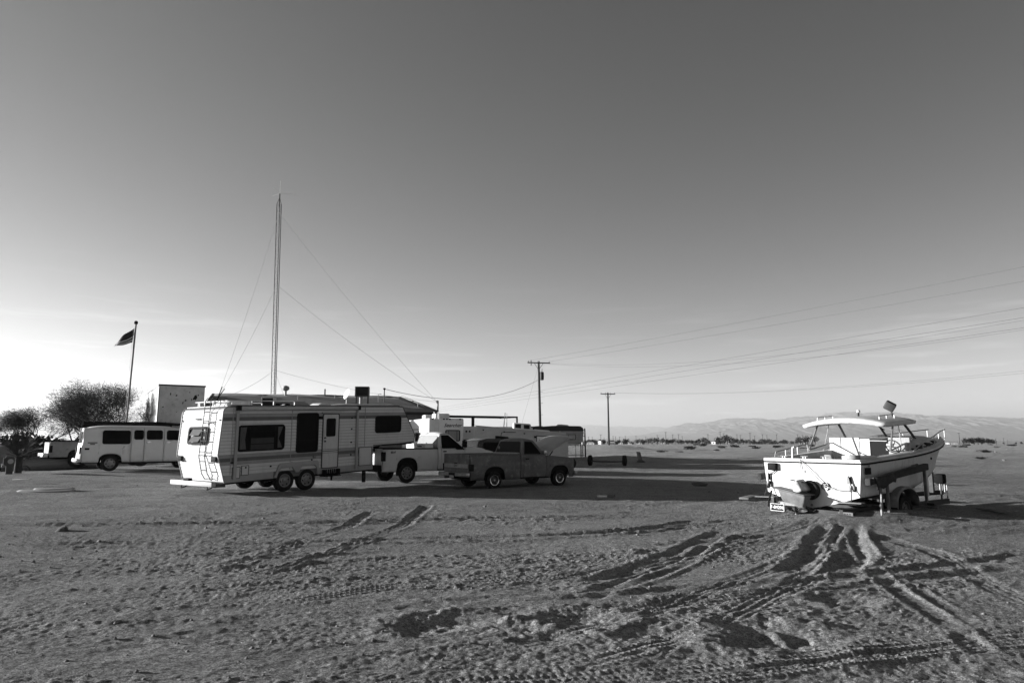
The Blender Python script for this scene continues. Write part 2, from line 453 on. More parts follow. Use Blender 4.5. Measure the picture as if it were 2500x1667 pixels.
def build_ground():
    fine = np.linspace(-R(45), R(45), 1050)
    rest = np.linspace(R(45), 2*math.pi-R(45), 140)[1:-1]
    th = np.concatenate([fine, rest])
    rs = [0.5, 1.2, 2.0, 2.6]
    r_ = 3.2
    while r_ < 140:
        rs.append(r_); r_ += max(0.011, min(0.00030*r_*r_+0.002*r_, 0.016*r_))
    while r_ < 70000:
        rs.append(r_); r_ *= 1.045
    rs.append(70000.0)
    rs = np.array(rs)
    TH, RR = np.meshgrid(th, rs)
    x = RR*np.sin(TH); y = RR*np.cos(TH)
    dr = np.gradient(rs)[:, None]*np.ones_like(x)
    inf = (np.abs(((TH+math.pi) % (2*math.pi))-math.pi) <= R(45.01))
    sp = np.maximum(dr*0.22, np.where(inf, RR*0.0017, RR*0.035))
    h = base_h(x, y)
    near = RR < 3000
    hd = np.zeros_like(x)
    hd[near] = detail_h(x[near], y[near], sp[near])*(1+1.2*S((RR[near]-60)/150))
    nn = (RR < 32) & inf
    th_ = track_h(x[nn], y[nn])
    hd[nn] = hd[nn]*(1-.5*TRKMASK) + th_
    z = h + hd
    nr, nc = x.shape
    co = np.stack([x, y, z], -1).reshape(-1, 3)
    co = np.vstack([co, [[0, 0, 0]]])
    idx = np.arange(nr*nc).reshape(nr, nc)
    nxt = np.roll(idx, -1, axis=1)
    quads = np.stack([idx[:-1], idx[1:], nxt[1:], nxt[:-1]], -1).reshape(-1, 4)
    tris = np.stack([np.full(nc, nr*nc), idx[0], nxt[0]], -1)
    me = bpy.data.meshes.new('ground')
    nq, ntr = len(quads), len(tris)
    me.vertices.add(len(co)); me.vertices.foreach_set('co', co.ravel())
    me.loops.add(nq*4+ntr*3); me.loops.foreach_set('vertex_index', np.concatenate([quads.ravel(), tris.ravel()]).astype(np.int32))
    me.polygons.add(nq+ntr)
    me.polygons.foreach_set('loop_start', np.concatenate([np.arange(nq)*4, nq*4+np.arange(ntr)*3]).astype(np.int32))
    me.polygons.foreach_set('use_smooth', np.ones(nq+ntr, bool))
    me.update(calc_edges=True); me.validate()
    if me.polygons[len(me.polygons)//3].normal.z < 0: me.flip_normals()
    o = bpy.data.objects.new('ground', me); COL.objects.link(o)
    o['kind'] = 'structure'
    print('ground verts', len(co))
    return o
def ground_material():
    m = bpy.data.materials.new('desert_sand'); m.use_nodes = True
    nt = m.node_tree; b = nt.nodes['Principled BSDF']; L = nt.links.new
    b.inputs['Roughness'].default_value = 0.95; b.inputs['Specular IOR Level'].default_value = 0.12
    tc = nt.nodes.new('ShaderNodeTexCoord')
    def noise(sc, det=5, rough=0.6):
        n = nt.nodes.new('ShaderNodeTexNoise'); n.inputs['Scale'].default_value = sc; n.inputs['Detail'].default_value = det; n.inputs['Roughness'].default_value = rough
        L(tc.outputs['Object'], n.inputs['Vector']); return n
    def mrange(src, a, b_, c, d_):
        q = nt.nodes.new('ShaderNodeMapRange'); q.inputs['From Min'].default_value = a; q.inputs['From Max'].default_value = b_
        q.inputs['To Min'].default_value = c; q.inputs['To Max'].default_value = d_; L(src, q.inputs['Value']); return q.outputs[0]
    def mul(a, b_):
        q = nt.nodes.new('ShaderNodeMath'); q.operation = 'MULTIPLY'; L(a, q.inputs[0]); L(b_, q.inputs[1]); return q.outputs[0]
    big = mrange(noise(0.12, 4).outputs['Fac'], .35, .65, .85, 1.12)
    med = mrange(noise(1.4, 6).outputs['Fac'], .3, .7, .82, 1.15)
    grain = mrange(noise(19, 6, .85).outputs['Fac'], .41, .59, .55, 1.5)
    peb = mrange(noise(60, 3, .8).outputs['Fac'], .40, .60, .55, 1.5)
    val = mul(mul(big, med), mul(grain, peb))
    q = nt.nodes.new('ShaderNodeMath'); q.operation = 'MULTIPLY'; L(val, q.inputs[0]); q.inputs[1].default_value = GROUND_ALB
    cc = nt.nodes.new('ShaderNodeCombineColor')
    for i in range(3): L(q.outputs[0], cc.inputs[i])
    L(cc.outputs[0], b.inputs['Base Color'])
    hs = nt.nodes.new('ShaderNodeMath'); hs.operation = 'ADD'
    inv = mrange(noise(60, 4, .75).outputs['Fac'], .3, .7, 0.0, 0.40)
    sc = nt.nodes.new('ShaderNodeMath'); sc.operation = 'MULTIPLY'; sc.inputs[1].default_value = 1.0; L(noise(15, 9, .8).outputs['Fac'], sc.inputs[0])
    L(inv, hs.inputs[0]); L(sc.outputs[0], hs.inputs[1])
    bp = nt.nodes.new('ShaderNodeBump'); bp.inputs['Strength'].default_value = 1.0; bp.inputs['Distance'].default_value = 0.085
    L(hs.outputs[0], bp.inputs['Height'])
    bp2 = nt.nodes.new('ShaderNodeBump'); bp2.inputs['Strength'].default_value = 0.9; bp2.inputs['Distance'].default_value = 0.11
    L(noise(2.6, 8, .72).outputs['Fac'], bp2.inputs['Height']); L(bp.outputs[0], bp2.inputs['Normal'])
    L(bp2.outputs[0], b.inputs['Normal'])
    return m
GROUND_ALB = 0.33
ground_obj = build_ground()
ground_obj.data.materials.append(ground_material())

# ------------------------------------------------------------------ shared vehicle pieces
def win(par, x0, x1, z0, z1, y, r=0.06, t=0.03, out=-1, name='window', fmat=None, gmat=None, mull=(), xf=None, rails=()):
    """framed window in a plane y = const (local x / z), proud towards out*y"""
    f = MB(xf).ring(rr(x0, x1, z0, z1, r), rr(x0+t, x1-t, z0+t, z1-t, max(r-t, 0.01)), y+out*0.022, y-out*0.02).build(name, fmat or BLACK, par)
    MB(xf).prism(rr(x0+t*0.9, x1-t*0.9, z0+t*0.9, z1-t*0.9, max(r-t, 0.01)), y+out*0.008, y-out*0.01).build('pane', gmat or DGLASS, f)
    for mx in mull:
        MB(xf).box(mx-0.012, mx+0.012, min(y+out*0.016, y), max(y+out*0.016, y), z0+t, z1-t).build('mullion', fmat or BLACK, f)
    for mz in rails:
        MB(xf).box(x0+t, x1-t, min(y+out*0.014, y), max(y+out*0.014, y), mz-0.01, mz+0.01).build('glazing_bar', fmat or BLACK, f)
    return f

def siding(par, lim, z0, z1, pitch, y, matf, out=-1, xf=None, name='siding_board'):
    n = max(1, round((z1-z0)/pitch)); p = (z1-z0)/n
    for i in range(n):
        b, t = z0+i*p, z0+(i+1)*p-0.009
        (b0, b1), (t0, t1) = lim(b), lim(t)
        yo_b, yo_t, yi = y+out*0.016, y+out*0.003, y-out*0.02
        MB(xf).hexa([(b0,yo_b,b),(b1,yo_b,b),(b1,yi,b),(b0,yi,b),(t0,yo_t,t),(t1,yo_t,t),(t1,yi,t),(t0,yi,t)]).build(name, matf((b+t)/2), par)

def wheel(par, x, y, z, r, w, style='plain', side=-1, tmat=None):
    """tyre with its rim; side is the outward direction along y"""
    rim_r = r*0.60
    hw = w/2
    prof = [(rim_r, -hw*0.80), (rim_r+0.02, -hw*0.98), (r*0.86, -hw*1.02), (r*0.97, -hw*0.86), (r, -hw*0.6), (r, -hw*0.2), (r*0.985, -hw*0.17), (r*0.985, hw*0.17), (r, hw*0.2),
            (r, hw*0.6), (r*0.97, hw*0.86), (r*0.86, hw*1.02), (rim_r+0.02, hw*0.98), (rim_r, hw*0.80)]
    t = MB().lathe(prof, (x, y, z), n=36, closed=True).build('tyre', tmat or RUBBER, par)
    o = side*hw
    if style == 'ring':      # dark rally wheel with a bright trim ring
        rp = [(rim_r*1.02, o*0.92), (rim_r*0.98, o*1.0), (rim_r*0.86, o*0.94), (rim_r*0.84, o*0.8)]
        rim = MB().lathe(rp, (x, y, z), n=36).build('rim', CHROME, t)
        MB().lathe([(rim_r*0.86, o*0.82), (rim_r*0.7, o*0.45), (rim_r*0.45, o*0.5), (rim_r*0.25, o*0.66), (0.001, o*0.68)], (x, y, z), n=30).build('wheel_centre', M('wheel_dark', 0.06, 0.5, metal=0.3), t)
        MB().lathe([(rim_r*0.22, o*0.66), (rim_r*0.2, o*0.9), (0.001, o*0.95)], (x, y, z), n=16).build('hub_cap', STEEL, t)
        return t
    rm = M('rim_silver', 0.22, 0.45, metal=0.5, var=0.3, vscale=12) if style != 'dark' else M('rim_dark', 0.08, 0.6, metal=0.3, var=0.3)
    rp = [(rim_r*1.02, o*0.9), (rim_r*0.98, o*0.98), (rim_r*0.88, o*0.9), (rim_r*0.82, o*0.55), (rim_r*0.62, o*0.62), (rim_r*0.42, o*0.74), (rim_r*0.36, o*0.72), (rim_r*0.34, o*0.95), (rim_r*0.18, o*1.02), (0.001, o*1.03)]
    MB().lathe(rp, (x, y, z), n=32).build('rim', rm, t)
    for k in range(8 if style == 'holes' else 6):
        a = 2*math.pi*k/(8 if style == 'holes' else 6)+0.2
        cx, cz = x+rim_r*0.70*math.cos(a), z+rim_r*0.70*math.sin(a)
        if side < 0: MB().lathe([(rim_r*0.13, o*0.66), (0.001, o*0.67)], (cx, y, cz), n=8).build('rim_opening', UNDER, t)
    return t

def arch_bottom(x, sill, centres, r, ztop):
    z = sill
    for c in centres:
        d = abs(x-c)
        if d < r:
            z = max(z, sill + (ztop-sill)*(1-(d/r)**2.6)**(1/2.6))
    return z
def xs_for(x0, x1, centres, r, n=10):
    xs = {round(x0+(x1-x0)*i/n, 4) for i in range(n+1)}
    for c in centres:
        for k in range(25):
            q = c - r + 2*r*k/24
            if x0 < q < x1: xs.add(round(q, 4))
        for q in (c-r*0.999, c+r*0.999):
            if x0 < q < x1: xs.add(round(q, 4))
    return sorted(xs)
def side_panel(x0, x1, top, sill, centres, r, ztop, yf, W, far=False, rows=9, flare=0.025):
    P = []
    for x in xs_for(x0, x1, centres, r):
        zb_ = arch_bottom(x, sill, centres, r, ztop); zt = top(x); row = []
        for k in range(rows+1):
            z = zb_ + (zt-zb_)*k/rows
            y = yf(z)
            for c in centres:
                dd = math.hypot(x-c, (z-sill)*r/max(ztop-sill, .01)) - r
                if -0.05 < dd < 0.14: y -= flare*math.exp(-(dd/0.05)**2)
            row.append((x, (W-y) if far else y, z))
        P.append(row)
    return MB().grid(P)

def pickup(t, p, paint):
    """t: root at ground under the near (right) rear wheel. x forward, near side y=0, far side y=W"""
    W, wb, sill = p['W'], p['wb'], p['sill']
    xr, xb, xd, xc, xf = p['xr'], p['xb'], p['xd'], p['xc'], p['xf']
    zt, belt, roof = p['zt'], p['belt'], p['roof']
    ar, az = p['ar'], p['az']
    yf = p['yf']
    for far in (False, True):
        nm = 'bed_side'
        o = side_panel(xr, xb-0.03, lambda x: zt, sill, [0], ar, az, yf, W, far).build(nm, paint, t, solid=0.03, soff=0 )
        MB().box(xr, xb-0.012, (W-0.10) if far else 0.02, (W-0.02) if far else 0.10, zt-0.035, zt+0.012).build('bed_rail', p.get('rail', paint), t, bevel=0.012)
        side_panel(xd, xc, lambda x: belt, sill, [], ar, az, yf, W, far).build('door', paint, t, solid=0.03, soff=0)
        side_panel(xb, xd-0.02, lambda x: belt, sill, [], ar, az, yf, W, far).build('cab_corner', paint, t, solid=0.03, soff=0)
        side_panel(xc+0.018, xf, p['hoodline'], sill, [wb], ar, az, yf, W, far).build('fender', paint, t, solid=0.03, soff=0)
    # bed floor, inner walls, underbody
    MB().box(xr+0.02, xb-0.02, 0.06, W-0.06, sill+0.25, sill+0.30).build('bed_floor', UNDER, t)
    MB().box(xb-0.06, xb-0.015, 0.06, W-0.06, sill+0.25, zt).build('bed_front_panel', paint, t)
    MB().box(xr+0.15, xf-0.12, 0.30, W-0.30, sill-0.03, sill+0.24).box(xb, xc+0.2, 0.05, W-0.05, sill-0.0, sill+0.06).build('chassis', UNDER, t)
    for c in (0, wb):
        MB().box(c-ar*0.98, c+ar*0.98, 0.10, W-0.10, sill+0.18, az+0.03).build('wheel_housing', UNDER, t)
    # tailgate
    tg = MB().box(xr-0.05, xr+0.03, 0.09, W-0.09, sill+0.10, zt-0.005).build('tailgate', paint, t, bevel=0.02)
    p['tailgate'](tg, p) if 'tailgate' in p else None
    # cab shell
    x0, x1 = xb+0.02, p['xw']           # rear wall and windscreen base at the belt
    xr0, xr1 = xb+p.get('rearlean', .10), p['xrf']
    ti = p['ti']
    low = [(x0, 0.035), (x1, 0.035), (x1, W-0.035), (x0, W-0.035)]
    top = [(xr0, ti), (xr1, ti), (xr1, W-ti), (xr0, W-ti)]
    cab = MB()
    cab.add([(a, b, belt-0.02) for a, b in low] + [(a, b, roof-0.05) for a, b in top], [(3,2,1,0),(4,5,6,7),(0,1,5,4),(1,2,6,5),(2,3,7,6),(3,0,4,7)])
    cabo = cab.build('cab', paint, t, bevel=p.get('cb', 0.06), seg=4)
    # crowned roof
    P = []
    for i in range(9):
        a = i/8; x = xr0+0.005 + (xr1-xr0-0.01)*a
        P.append([(x, ti+0.01 + (W-2*ti-0.02)*j/10, roof-0.055 + 0.075*(1-abs(2*a-1)**3)*(1-abs(2*j/10-1)**3)) for j in range(11)])
    MB().grid(P).build('roof', paint, cabo)
    # lower cab box
    MB().box(xb, xc+0.05, 0.05, W-0.05, sill+0.05, belt-0.03).build('cab_floor', UNDER, t)
    # windows, following the slanted faces
    def q(u, v, face, off):
        if face == 'near' or face == 'far':
            y = 0.035 + (ti-0.035)*v; xl = x0 + (xr0-x0)*v; xr_ = x1 + (xr1-x1)*v
            x = xl + (xr_-xl)*u; z = belt-0.02 + (roof-0.05-belt+0.02)*v
            return (x, y-off, z) if face == 'near' else (x, W-y+off, z)
        if face == 'rear':
            x = x0 + (xr0-x0)*v; y0 = 0.035+(ti-0.035)*v
            return (x-off, y0 + (W-2*y0)*u, belt-0.02 + (roof-0.05-belt+0.02)*v)
        x = x1 + (xr1-x1)*v; y0 = 0.035+(ti-0.035)*v
        return (x+off, y0 + (W-2*y0)*u, belt-0.02 + (roof-0.05-belt+0.02)*v)
    def pane(name, face, uv, mat, off=0.012):
        m = MB(); n = len(uv)
        m.add([q(u, v, face, off) for u, v in uv] + [q(u, v, face, -0.02) for u, v in uv],
              [tuple(range(n)), tuple(range(2*n-1, n-1, -1))] + [(i, (i+1) % n, n+(i+1) % n, n+i) for i in range(n)])
        return m.build(name, mat, t)
    def frame(face, uv, mat, w=0.02):
        m = MB(); pts = [Vector(q(u, v, face, 0.012)) for u, v in uv]
        m.tube(pts+[pts[0]], w, n=6)
        return m.build('window_frame', mat, t)
    for face in ('near', 'far'):
        pane('side_window', face, p['swin'], DGLASS)
        frame(face, p['swin'], p.get('wf', BLACK), 0.012)
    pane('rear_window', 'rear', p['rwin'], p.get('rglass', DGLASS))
    frame('rear', p['rwin'], p.get('rwf', p.get('wf', BLACK)), 0.014)
    pane('windshield', 'front', [(.05,.06),(.95,.06),(.93,.92),(.07,.92)], DGLASS)
    # front end
    zf = p['hoodline'](xf)
    MB().box(xf-0.02, xf+0.05, 0.10, W-0.10, sill+0.22, zf-0.05).build('grille', M('grille', 0.12, 0.5, metal=0.4), t, bevel=0.02)
    for s_ in (0.16, W-0.38):
        MB().box(xf+0.04, xf+0.075, s_, s_+0.22, zf-0.28, zf-0.10).build('headlight', CHROME, t, bevel=0.02)
    MB().box(xf+0.03, xf+0.17, 0.0, W, sill+0.06, sill+0.22).build('front_bumper', p.get('bmat', CHROME), t, bevel=0.03)
    p['hood'](t, p, paint)
    for s_ in (False, True):
        y0, y1 = (W-0.14, W-0.02) if s_ else (0.02, 0.14)
        tl = MB().box(xr-0.045, xr+0.11, -0.012 if not s_ else W-0.13, 0.13 if not s_ else W+0.012, p['tl'][0], p['tl'][1]).build('tail_light', LENS, t, bevel=0.015)
        mb = MB().box(xd+p['mx']-0.09, xd+p['mx']+0.03, -0.30 if not s_ else W+0.08, -0.08 if not s_ else W+0.30, belt+0.02, belt+p['mh'])
        mb.tube([(xd+p['mx']-0.02, 0.04 if not s_ else W-0.04, belt+0.02), (xd+p['mx']-0.02, -0.12 if not s_ else W+0.12, belt+0.06)], 0.018)
        mb.build('mirror', p.get('mmat', BLACK), t, bevel=0.02)
        MB().box(xd+0.06, xd+0.22, -0.03 if not s_ else W-0.0, 0.0 if not s_ else W+0.03, belt-0.17, belt-0.12).build('door_handle', p.get('hmat', BLACK), t, bevel=0.01)
    wr, ww = p['wr'], p['ww']
    for cx in (0, wb):
        wheel(t, cx, 0.02+ww/2, wr-p.get('sink', 0), wr, ww, p['ws'], -1)
        wheel(t, cx, W-0.02-ww/2, wr-p.get('sink', 0), wr, ww, p['ws'], 1)

def text_mesh(txt, size, shear=0.0, ext=0.004, bold=0.0):
    cu = bpy.data.curves.new('t', 'FONT'); cu.body = txt; cu.size = size; cu.shear = shear; cu.extrude = ext; cu.align_x = 'CENTER'; cu.align_y = 'CENTER'; cu.offset = bold
    cu.resolution_u = 3
    o = bpy.data.objects.new('t', cu); COL.objects.link(o)
    bpy.context.view_layer.update()
    me = bpy.data.meshes.new_from_object(o.evaluated_get(bpy.context.evaluated_depsgraph_get()))
    COL.objects.unlink(o); bpy.data.objects.remove(o); bpy.data.curves.remove(cu)
    return me
def text(par, txt, size, loc, rot, mat, name='lettering', **k):
    me = text_mesh(txt, size, **k); me.materials.clear(); me.materials.append(mat)
    o = bpy.data.objects.new(name, me); COL.objects.link(o)
    o.location = loc; o.rotation_euler = rot; o.parent = par
    return o

# ------------------------------------------------------------------ the white fifth wheel trailer
def fifth_wheel():
    O = ground(694.2, 1200.6)
    t = thing('fifth_wheel_trailer', 'long white fifth wheel camper with ribbed siding, dark stripes and rear ladder', 'trailer', (O.x, O.y, zb(O.x, O.y)), R(53))
    sh = Matrix.Identity(4); sh[2][0] = 0.0385
    W = 2.44
    out = [(-2.15,.463),(3.79,.463),(3.79,1.335),(5.91,1.35),(5.97,1.66),(5.27,2.77),(5.15,2.81),(-2.15,2.81),(-2.27,2.75),(-2.31,2.65),(-2.41,1.31)]
    body = MB(sh).prism(out, 0.012, W-0.012).build('body', M('shadow_gap_core', 0.12, 0.7), t)  # core coloured dark so the gaps between boards read as shadow lines
    def lim(w):
        e = 0.004
        if w < 1.31: a = -2.15 - .26*(w-.463)/.847
        elif w < 2.65: a = -2.41 + .10*(w-1.31)/1.34
        else: a = -2.31 + .16*((w-2.65)/.16)**2
        if w < 1.34: b = 3.79
        elif w < 1.66: b = 5.91 + .06*(w-1.35)/.31
        else: b = 5.97 - .70*(w-1.66)/1.11
        return a-e, b+e
    def matf(w):
        if 2.44 < w < 2.55: return STRIPE2
        if 2.34 < w < 2.44: return STRIPE
        if 1.04 < w < 1.14 or 1.25 < w < 1.35: return STRIPE2
        if 1.14 < w < 1.25: return STRIPE
        return WHITE
    siding(body, lim, 0.68, 2.78, 0.105, 0.0, matf, -1, sh)
    # far side and skirts
    MB(sh).prism(out, W-0.006, W+0.004).build('far_wall', WHITE, t)
    MB(sh).box(-2.17, -0.45, -0.012, 0.02, .455, .685).build('skirt', GREY, t, bevel=0.006)
    MB(sh).box(1.30, 3.80, -0.012, 0.02, .455, .685).build('skirt', GREY, t, bevel=0.006)
    MB(sh).box(-2.12, 3.76, 0.05, W-0.05, .40, .47).build('floor_frame', UNDER, t)
    MB(sh).box(3.85, 5.88, 0.05, W-0.05, 1.30, 1.345).build('overhang_floor', UNDER, t)
    MB(sh).box(-2.2, 5.2, 0.0, W, 2.80, 2.835).build('roof', M('roof_white', 0.55, 0.7, var=0.15), t, bevel=0.012)
    # rear wall: three tilted sections with boards running across
    def rearx(w): return lim(w)[0]
    n = 22
    for i in range(n):
        b = 0.49 + (2.74-0.49)*i/n; tp = 0.49 + (2.74-0.49)*(i+1)/n - 0.008
        xb_, xt_ = rearx(b), rearx(tp)
        MB(sh).hexa([(xb_-.014, .0, b), (xb_+.02, .0, b), (xb_+.02, W, b), (xb_-.014, W, b), (xt_-.002, .0, tp), (xt_+.02, .0, tp), (xt_+.02, W, tp), (xt_-.002, W, tp)]).build('rear_siding_board', WHITE if not (1.22 < b < 1.27) else STRIPE2, body)
    # corner trim
    cp = [(rearx(w)-0.012, -0.008, w) for w in (.47, 1.31, 2.0, 2.65, 2.72, 2.78)]
    MB(sh).tube(cp + [(-2.05, -0.008, 2.815)], 0.02, n=6).build('corner_trim', GREY, t)
    MB(sh).tube([(p_[0], W+0.008, p_[2]) for p_ in cp], 0.02, n=6).build('corner_trim', GREY, t)
    MB(sh).tube([(3.79, -0.01, 1.345), (5.91, -0.01, 1.355), (5.985, -0.01, 1.66), (5.28, -0.01, 2.78), (5.0, -0.01, 2.83), (-2.1, -0.01, 2.83)], 0.018).build('edge_trim', M('trim_dark', 0.05, 0.5), t)
    # side windows
    w1 = win(t, -1.80, -0.10, 1.375, 2.21, -0.016, 0.12, 0.045, mull=(-1.38, -0.46), xf=sh)
    for z_ in (1.60, 1.80, 2.0):
        MB(sh).box(-1.37, -0.47, -0.03, -0.02, z_-0.012, z_+0.012).build('glazing_bar', BLACK, w1)
    for a, b_ in ((-1.72, -1.5), (-0.36, -0.18)):
        MB(sh).prism([(a, 1.45), (b_, 1.45), ((a+b_)/2+(0.06 if a < -1 else -0.06), 1.75), (b_, 2.14), (a, 2.14)], -0.025, -0.024).build('curtain', M('curtain_dim', 0.09, 0.9, var=0.4, vscale=5, stretch=(8, 8, 1)), w1)
    MB(sh).box(-1.34, -0.5, -0.0251, -0.0245, 1.42, 1.8).build('blind', M('blind_dim', 0.03, 0.6, var=0.3), w1)
    w2 = win(t, 0.36, 1.25, 1.235, 2.585, -0.016, 0.10, 0.05, xf=sh, rails=(1.66,))
    win(t, 3.86, 5.20, 1.79, 2.44, -0.016, 0.12, 0.05, mull=(4.42, 4.62), xf=sh, rails=(2.08,))
    # door with canopy, window, stripes, step
    d = MB(sh).ring(rr(1.42, 2.15, .63, 2.55, .05), rr(1.455, 2.115, .665, 2.515, .04), -0.035, 0.0).build('door_frame', M('trim_dark', 0.05, 0.5), t)
    d = MB(sh).prism(rr(1.455, 2.115, .665, 2.515, .04), -0.028, 0.0).build('door', WHITE2, t)
    MB(sh).ring(rr(1.58, 1.98, 1.74, 2.38, .06), rr(1.61, 1.95, 1.77, 2.35, .04), -0.045, -0.02).build('door_window', BLACK, d)
    MB(sh).prism(rr(1.60, 1.96, 1.76, 2.36, .04), -0.036, -0.02).build('pane', DGLASS, d)
    for z_ in (1.16, 1.22, 1.28):
        MB(sh).box(1.46, 2.11, -0.032, -0.02, z_, z_+0.03).build('door_stripe', STRIPE if z_ == 1.22 else STRIPE2, d)
    for z_ in (1.58, 1.70):
        MB(sh).lathe([(0.03, -0.07), (0.028, -0.03)], (1.53, 0, z_), n=10).build('door_latch', BLACK, d)
    MB(sh).box(1.36, 2.19, -0.10, 0.0, 2.55, 2.60).build('door_canopy', GREY, t, bevel=0.015)
    MB(sh).box(1.27, 1.40, -0.06, 0.0, 2.36, 2.45).build('porch_light', BLACK, t, bevel=0.01)
    st = MB(sh).box(1.47, 2.12, -0.25, 0.10, .36, .40).box(1.47, 1.50, -0.2, 0.1, .36, .6).box(2.09, 2.12, -0.2, 0.1, .36, .6)
    for k in range(7): st.box(1.52+k*.09, 1.55+k*.09, -0.08, -0.05, .38, .6)
    st.build('entry_step', BLACK, t)
    # compartments and hatches
    for a, b_, c, e in ((3.09, 3.71, .62, 1.29), (-1.62, -1.36, .64, .95), (-1.93, -1.66, .56, .92)):
        MB(sh).ring(rr(a, b_, c, e, .02), rr(a+.018, b_-.018, c+.018, e-.018, .01), -0.032, 0).build('hatch_frame', M('trim_dark', 0.05, 0.5), t)
        MB(sh).prism(rr(a+.017, b_-.017, c+.017, e-.017, .01), -0.026, 0).build('hatch', WHITE2, t)
    # fender skirt with two arches
    fs = [(-.46,.47),(-.36,.70),(-.30,.86),(-.22,.93),(.9,.95),(1.24,.945),(1.29,.88),(1.33,.47)]
    inner = [(1.25,.47),(1.22,.70),(1.12,.80),(.62,.80),(.55,.70),(.50,.60),(.36,.60),(.30,.70),(.22,.78),(-.20,.77),(-.30,.66),(-.36,.47)]
    MB(sh).prism(fs+inner, -0.075, 0.0).build('fender_skirt', GREY, t, bevel=0.012)
    MB(sh).box(-.42, 1.28, 0.02, 0.30, .46, .80).build('wheel_well', UNDER, t)
    for cx in (0.0, 0.87):
        wheel(t, cx, 0.10, .355, .36, .20, 'plain', -1); wheel(t, cx, W-0.10, .355, .36, .20, 'plain', 1)
        MB().tube([(cx, 0.15, .36), (cx, W-0.15, .36)], 0.04).build('axle', UNDER, t)
    # awning: roll and two arms
    aw = MB(sh).tube([(-1.88, -0.10, 2.735), (2.98, -0.10, 2.735)], 0.065, n=12).build('awning_roll', M('awning_cloth', 0.42, 0.8, var=0.15, vscale=4), t)
    for a in (-1.86, 2.96):
        MB(sh).box(a-.045, a+.045, -0.085, -0.03, .52, 2.79).build('awning_arm', GREY, t, bevel=0.008)
        MB(sh).box(a-.06, a+.06, -0.17, -0.03, 2.67, 2.81).build('awning_bracket', BLACK, t, bevel=0.01)
    # roof equipment
    def vent(x, y, l, w_, h, nm='roof_vent', mat=None):
        MB(sh).prism([(x, 2.83), (x+l, 2.83), (x+l-.06, 2.83+h), (x+.16, 2.83+h), (x+.03, 2.83+h*.5)], y, y+w_).build(nm, mat or WHITE2, t, bevel=0.015)
    vent(-1.95, 0.5, .95, .75, .17, 'roof_cowl'); vent(1.6, .5, .6, .55, .11); vent(3.9, .7, .5, .5, .09); vent(0.35, .9, .18, .18, .07); vent(3.0, .4, .12, .12, .08)
    MB(sh).prism([(1.6, 2.83), (5.0, 2.83), (4.7, 2.90), (2.6, 2.905)], 0.08, W-0.08).build('roof_ramp', M('roof_white', 0.55, 0.7), t)
    rl = MB(sh)
    for y in (0.25, W-0.25):
        rl.tube([(-2.05, y, 2.99), (0.35, y, 2.99), (0.42, y, 2.96), (0.42, y, 2.83)], 0.018)
        for x in (-1.9, -1.2, -0.4): rl.tube([(x, y, 2.82), (x, y, 2.99)], 0.016)
    rl.tube([(-2.05, 0.25, 2.99), (-2.05, W-0.25, 2.99)], 0.018)
    for y in (1.1, 1.6, 2.0): rl.tube([(-2.05, y, 2.80), (-2.05, y, 2.99)], 0.016)
    rl.build('roof_rail', M('rail_white', 0.6, 0.4), t)
    # ladder at the right of the rear wall
    la = MB(sh)
    for y in (0.55, 0.88):
        la.tube([(-2.20, y, .56), (-2.30, y, .56), (-2.42, y, .75), (-2.54, y, 1.28), (-2.45, y, 2.60), (-2.44, y, 2.98), (-2.38, y, 3.08), (-2.26, y, 3.10), (-2.14, y, 3.06), (-2.10, y, 2.9), (-2.10, y, 2.82)], 0.013)
    for w_ in (.85, 1.12, 1.42, 1.75, 2.05, 2.36, 2.65):
        x_ = -2.42 - (w_-.75)/.53*.12 if w_ < 1.28 else -2.54 + (w_-1.28)/1.32*.09
        la.tube([(x_, .55, w_), (x_, .88, w_)], 0.015)
    for w_ in (1.3, 2.3):
        for y in (.55, .88): la.tube([(-2.53+.05*(w_ > 2), y, w_), (-2.36, y, w_)], 0.014)
    la.build('ladder', M('ladder_steel', 0.05, 0.6, spec=.1), t)
    # rear window with jalousie blades
    sl = Matrix.Translation((-2.372, 0, 1.95)) @ Matrix.Rotation(R(4.3), 4, 'Y') @ Matrix.Rotation(R(90), 4, 'Z')
    rx = sh @ sl
    rw = MB(rx).ring(rr(0.70, 1.80, -.32, .24, .12), rr(0.77, 1.73, -.25, .17, .08), 0.0, 0.08).build('rear_window', BLACK, t)
    MB(rx).prism(rr(0.76, 1.74, -.26, .18, .06), 0.01, 0.03).build('pane', M('rear_pane', 0.35, 0.6, spec=.05, var=0.1), rw)
    for z_ in (-.235, -.03):
        MB(rx).hexa([(0.98,0.035,z_),(1.55,0.035,z_),(1.55,0.17,z_-.01),(.98,.17,z_-.01),(.98,.035,z_+.19),(1.55,.035,z_+.19),(1.55,.045,z_+.195),(.98,.045,z_+.195)]).build('window_blade', M('blade', 0.10, 0.5, spec=.1, var=0.1), rw)
    # lamps
    for y in (1.28, 1.38, 1.48, .08, W-.08):
        MB(sh).box(-2.385, -2.34, y-.04, y+.04, 2.36 if y < 1 or y > 2 else 2.41, 2.40 if y < 1 or y > 2 else 2.45).build('marker_lamp', LENS, t, bevel=0.008)
    for y in (.06, W-.33):
        MB(sh).box(-2.46, -2.40, y, y+.27, 1.10, 1.27).build('tail_light', M('tail_lens', 0.03, 0.7, spec=.03, var=0.5, vscale=12), t, bevel=0.02)
    for x_, w_ in ((-2.0, 1.06), (-1.9, 2.35), (-.6, .86), (.2, .92), (1.0, .97), (2.7, 2.38), (2.7, 1.98), (2.7, 1.5), (2.7, 1.05), (-1.5, .88)):
        MB(sh).box(x_, x_+.05 if x_ > -1.95 else x_+.16, -0.035, 0, w_-.025, w_+.025).build('side_marker', BLACK, t)
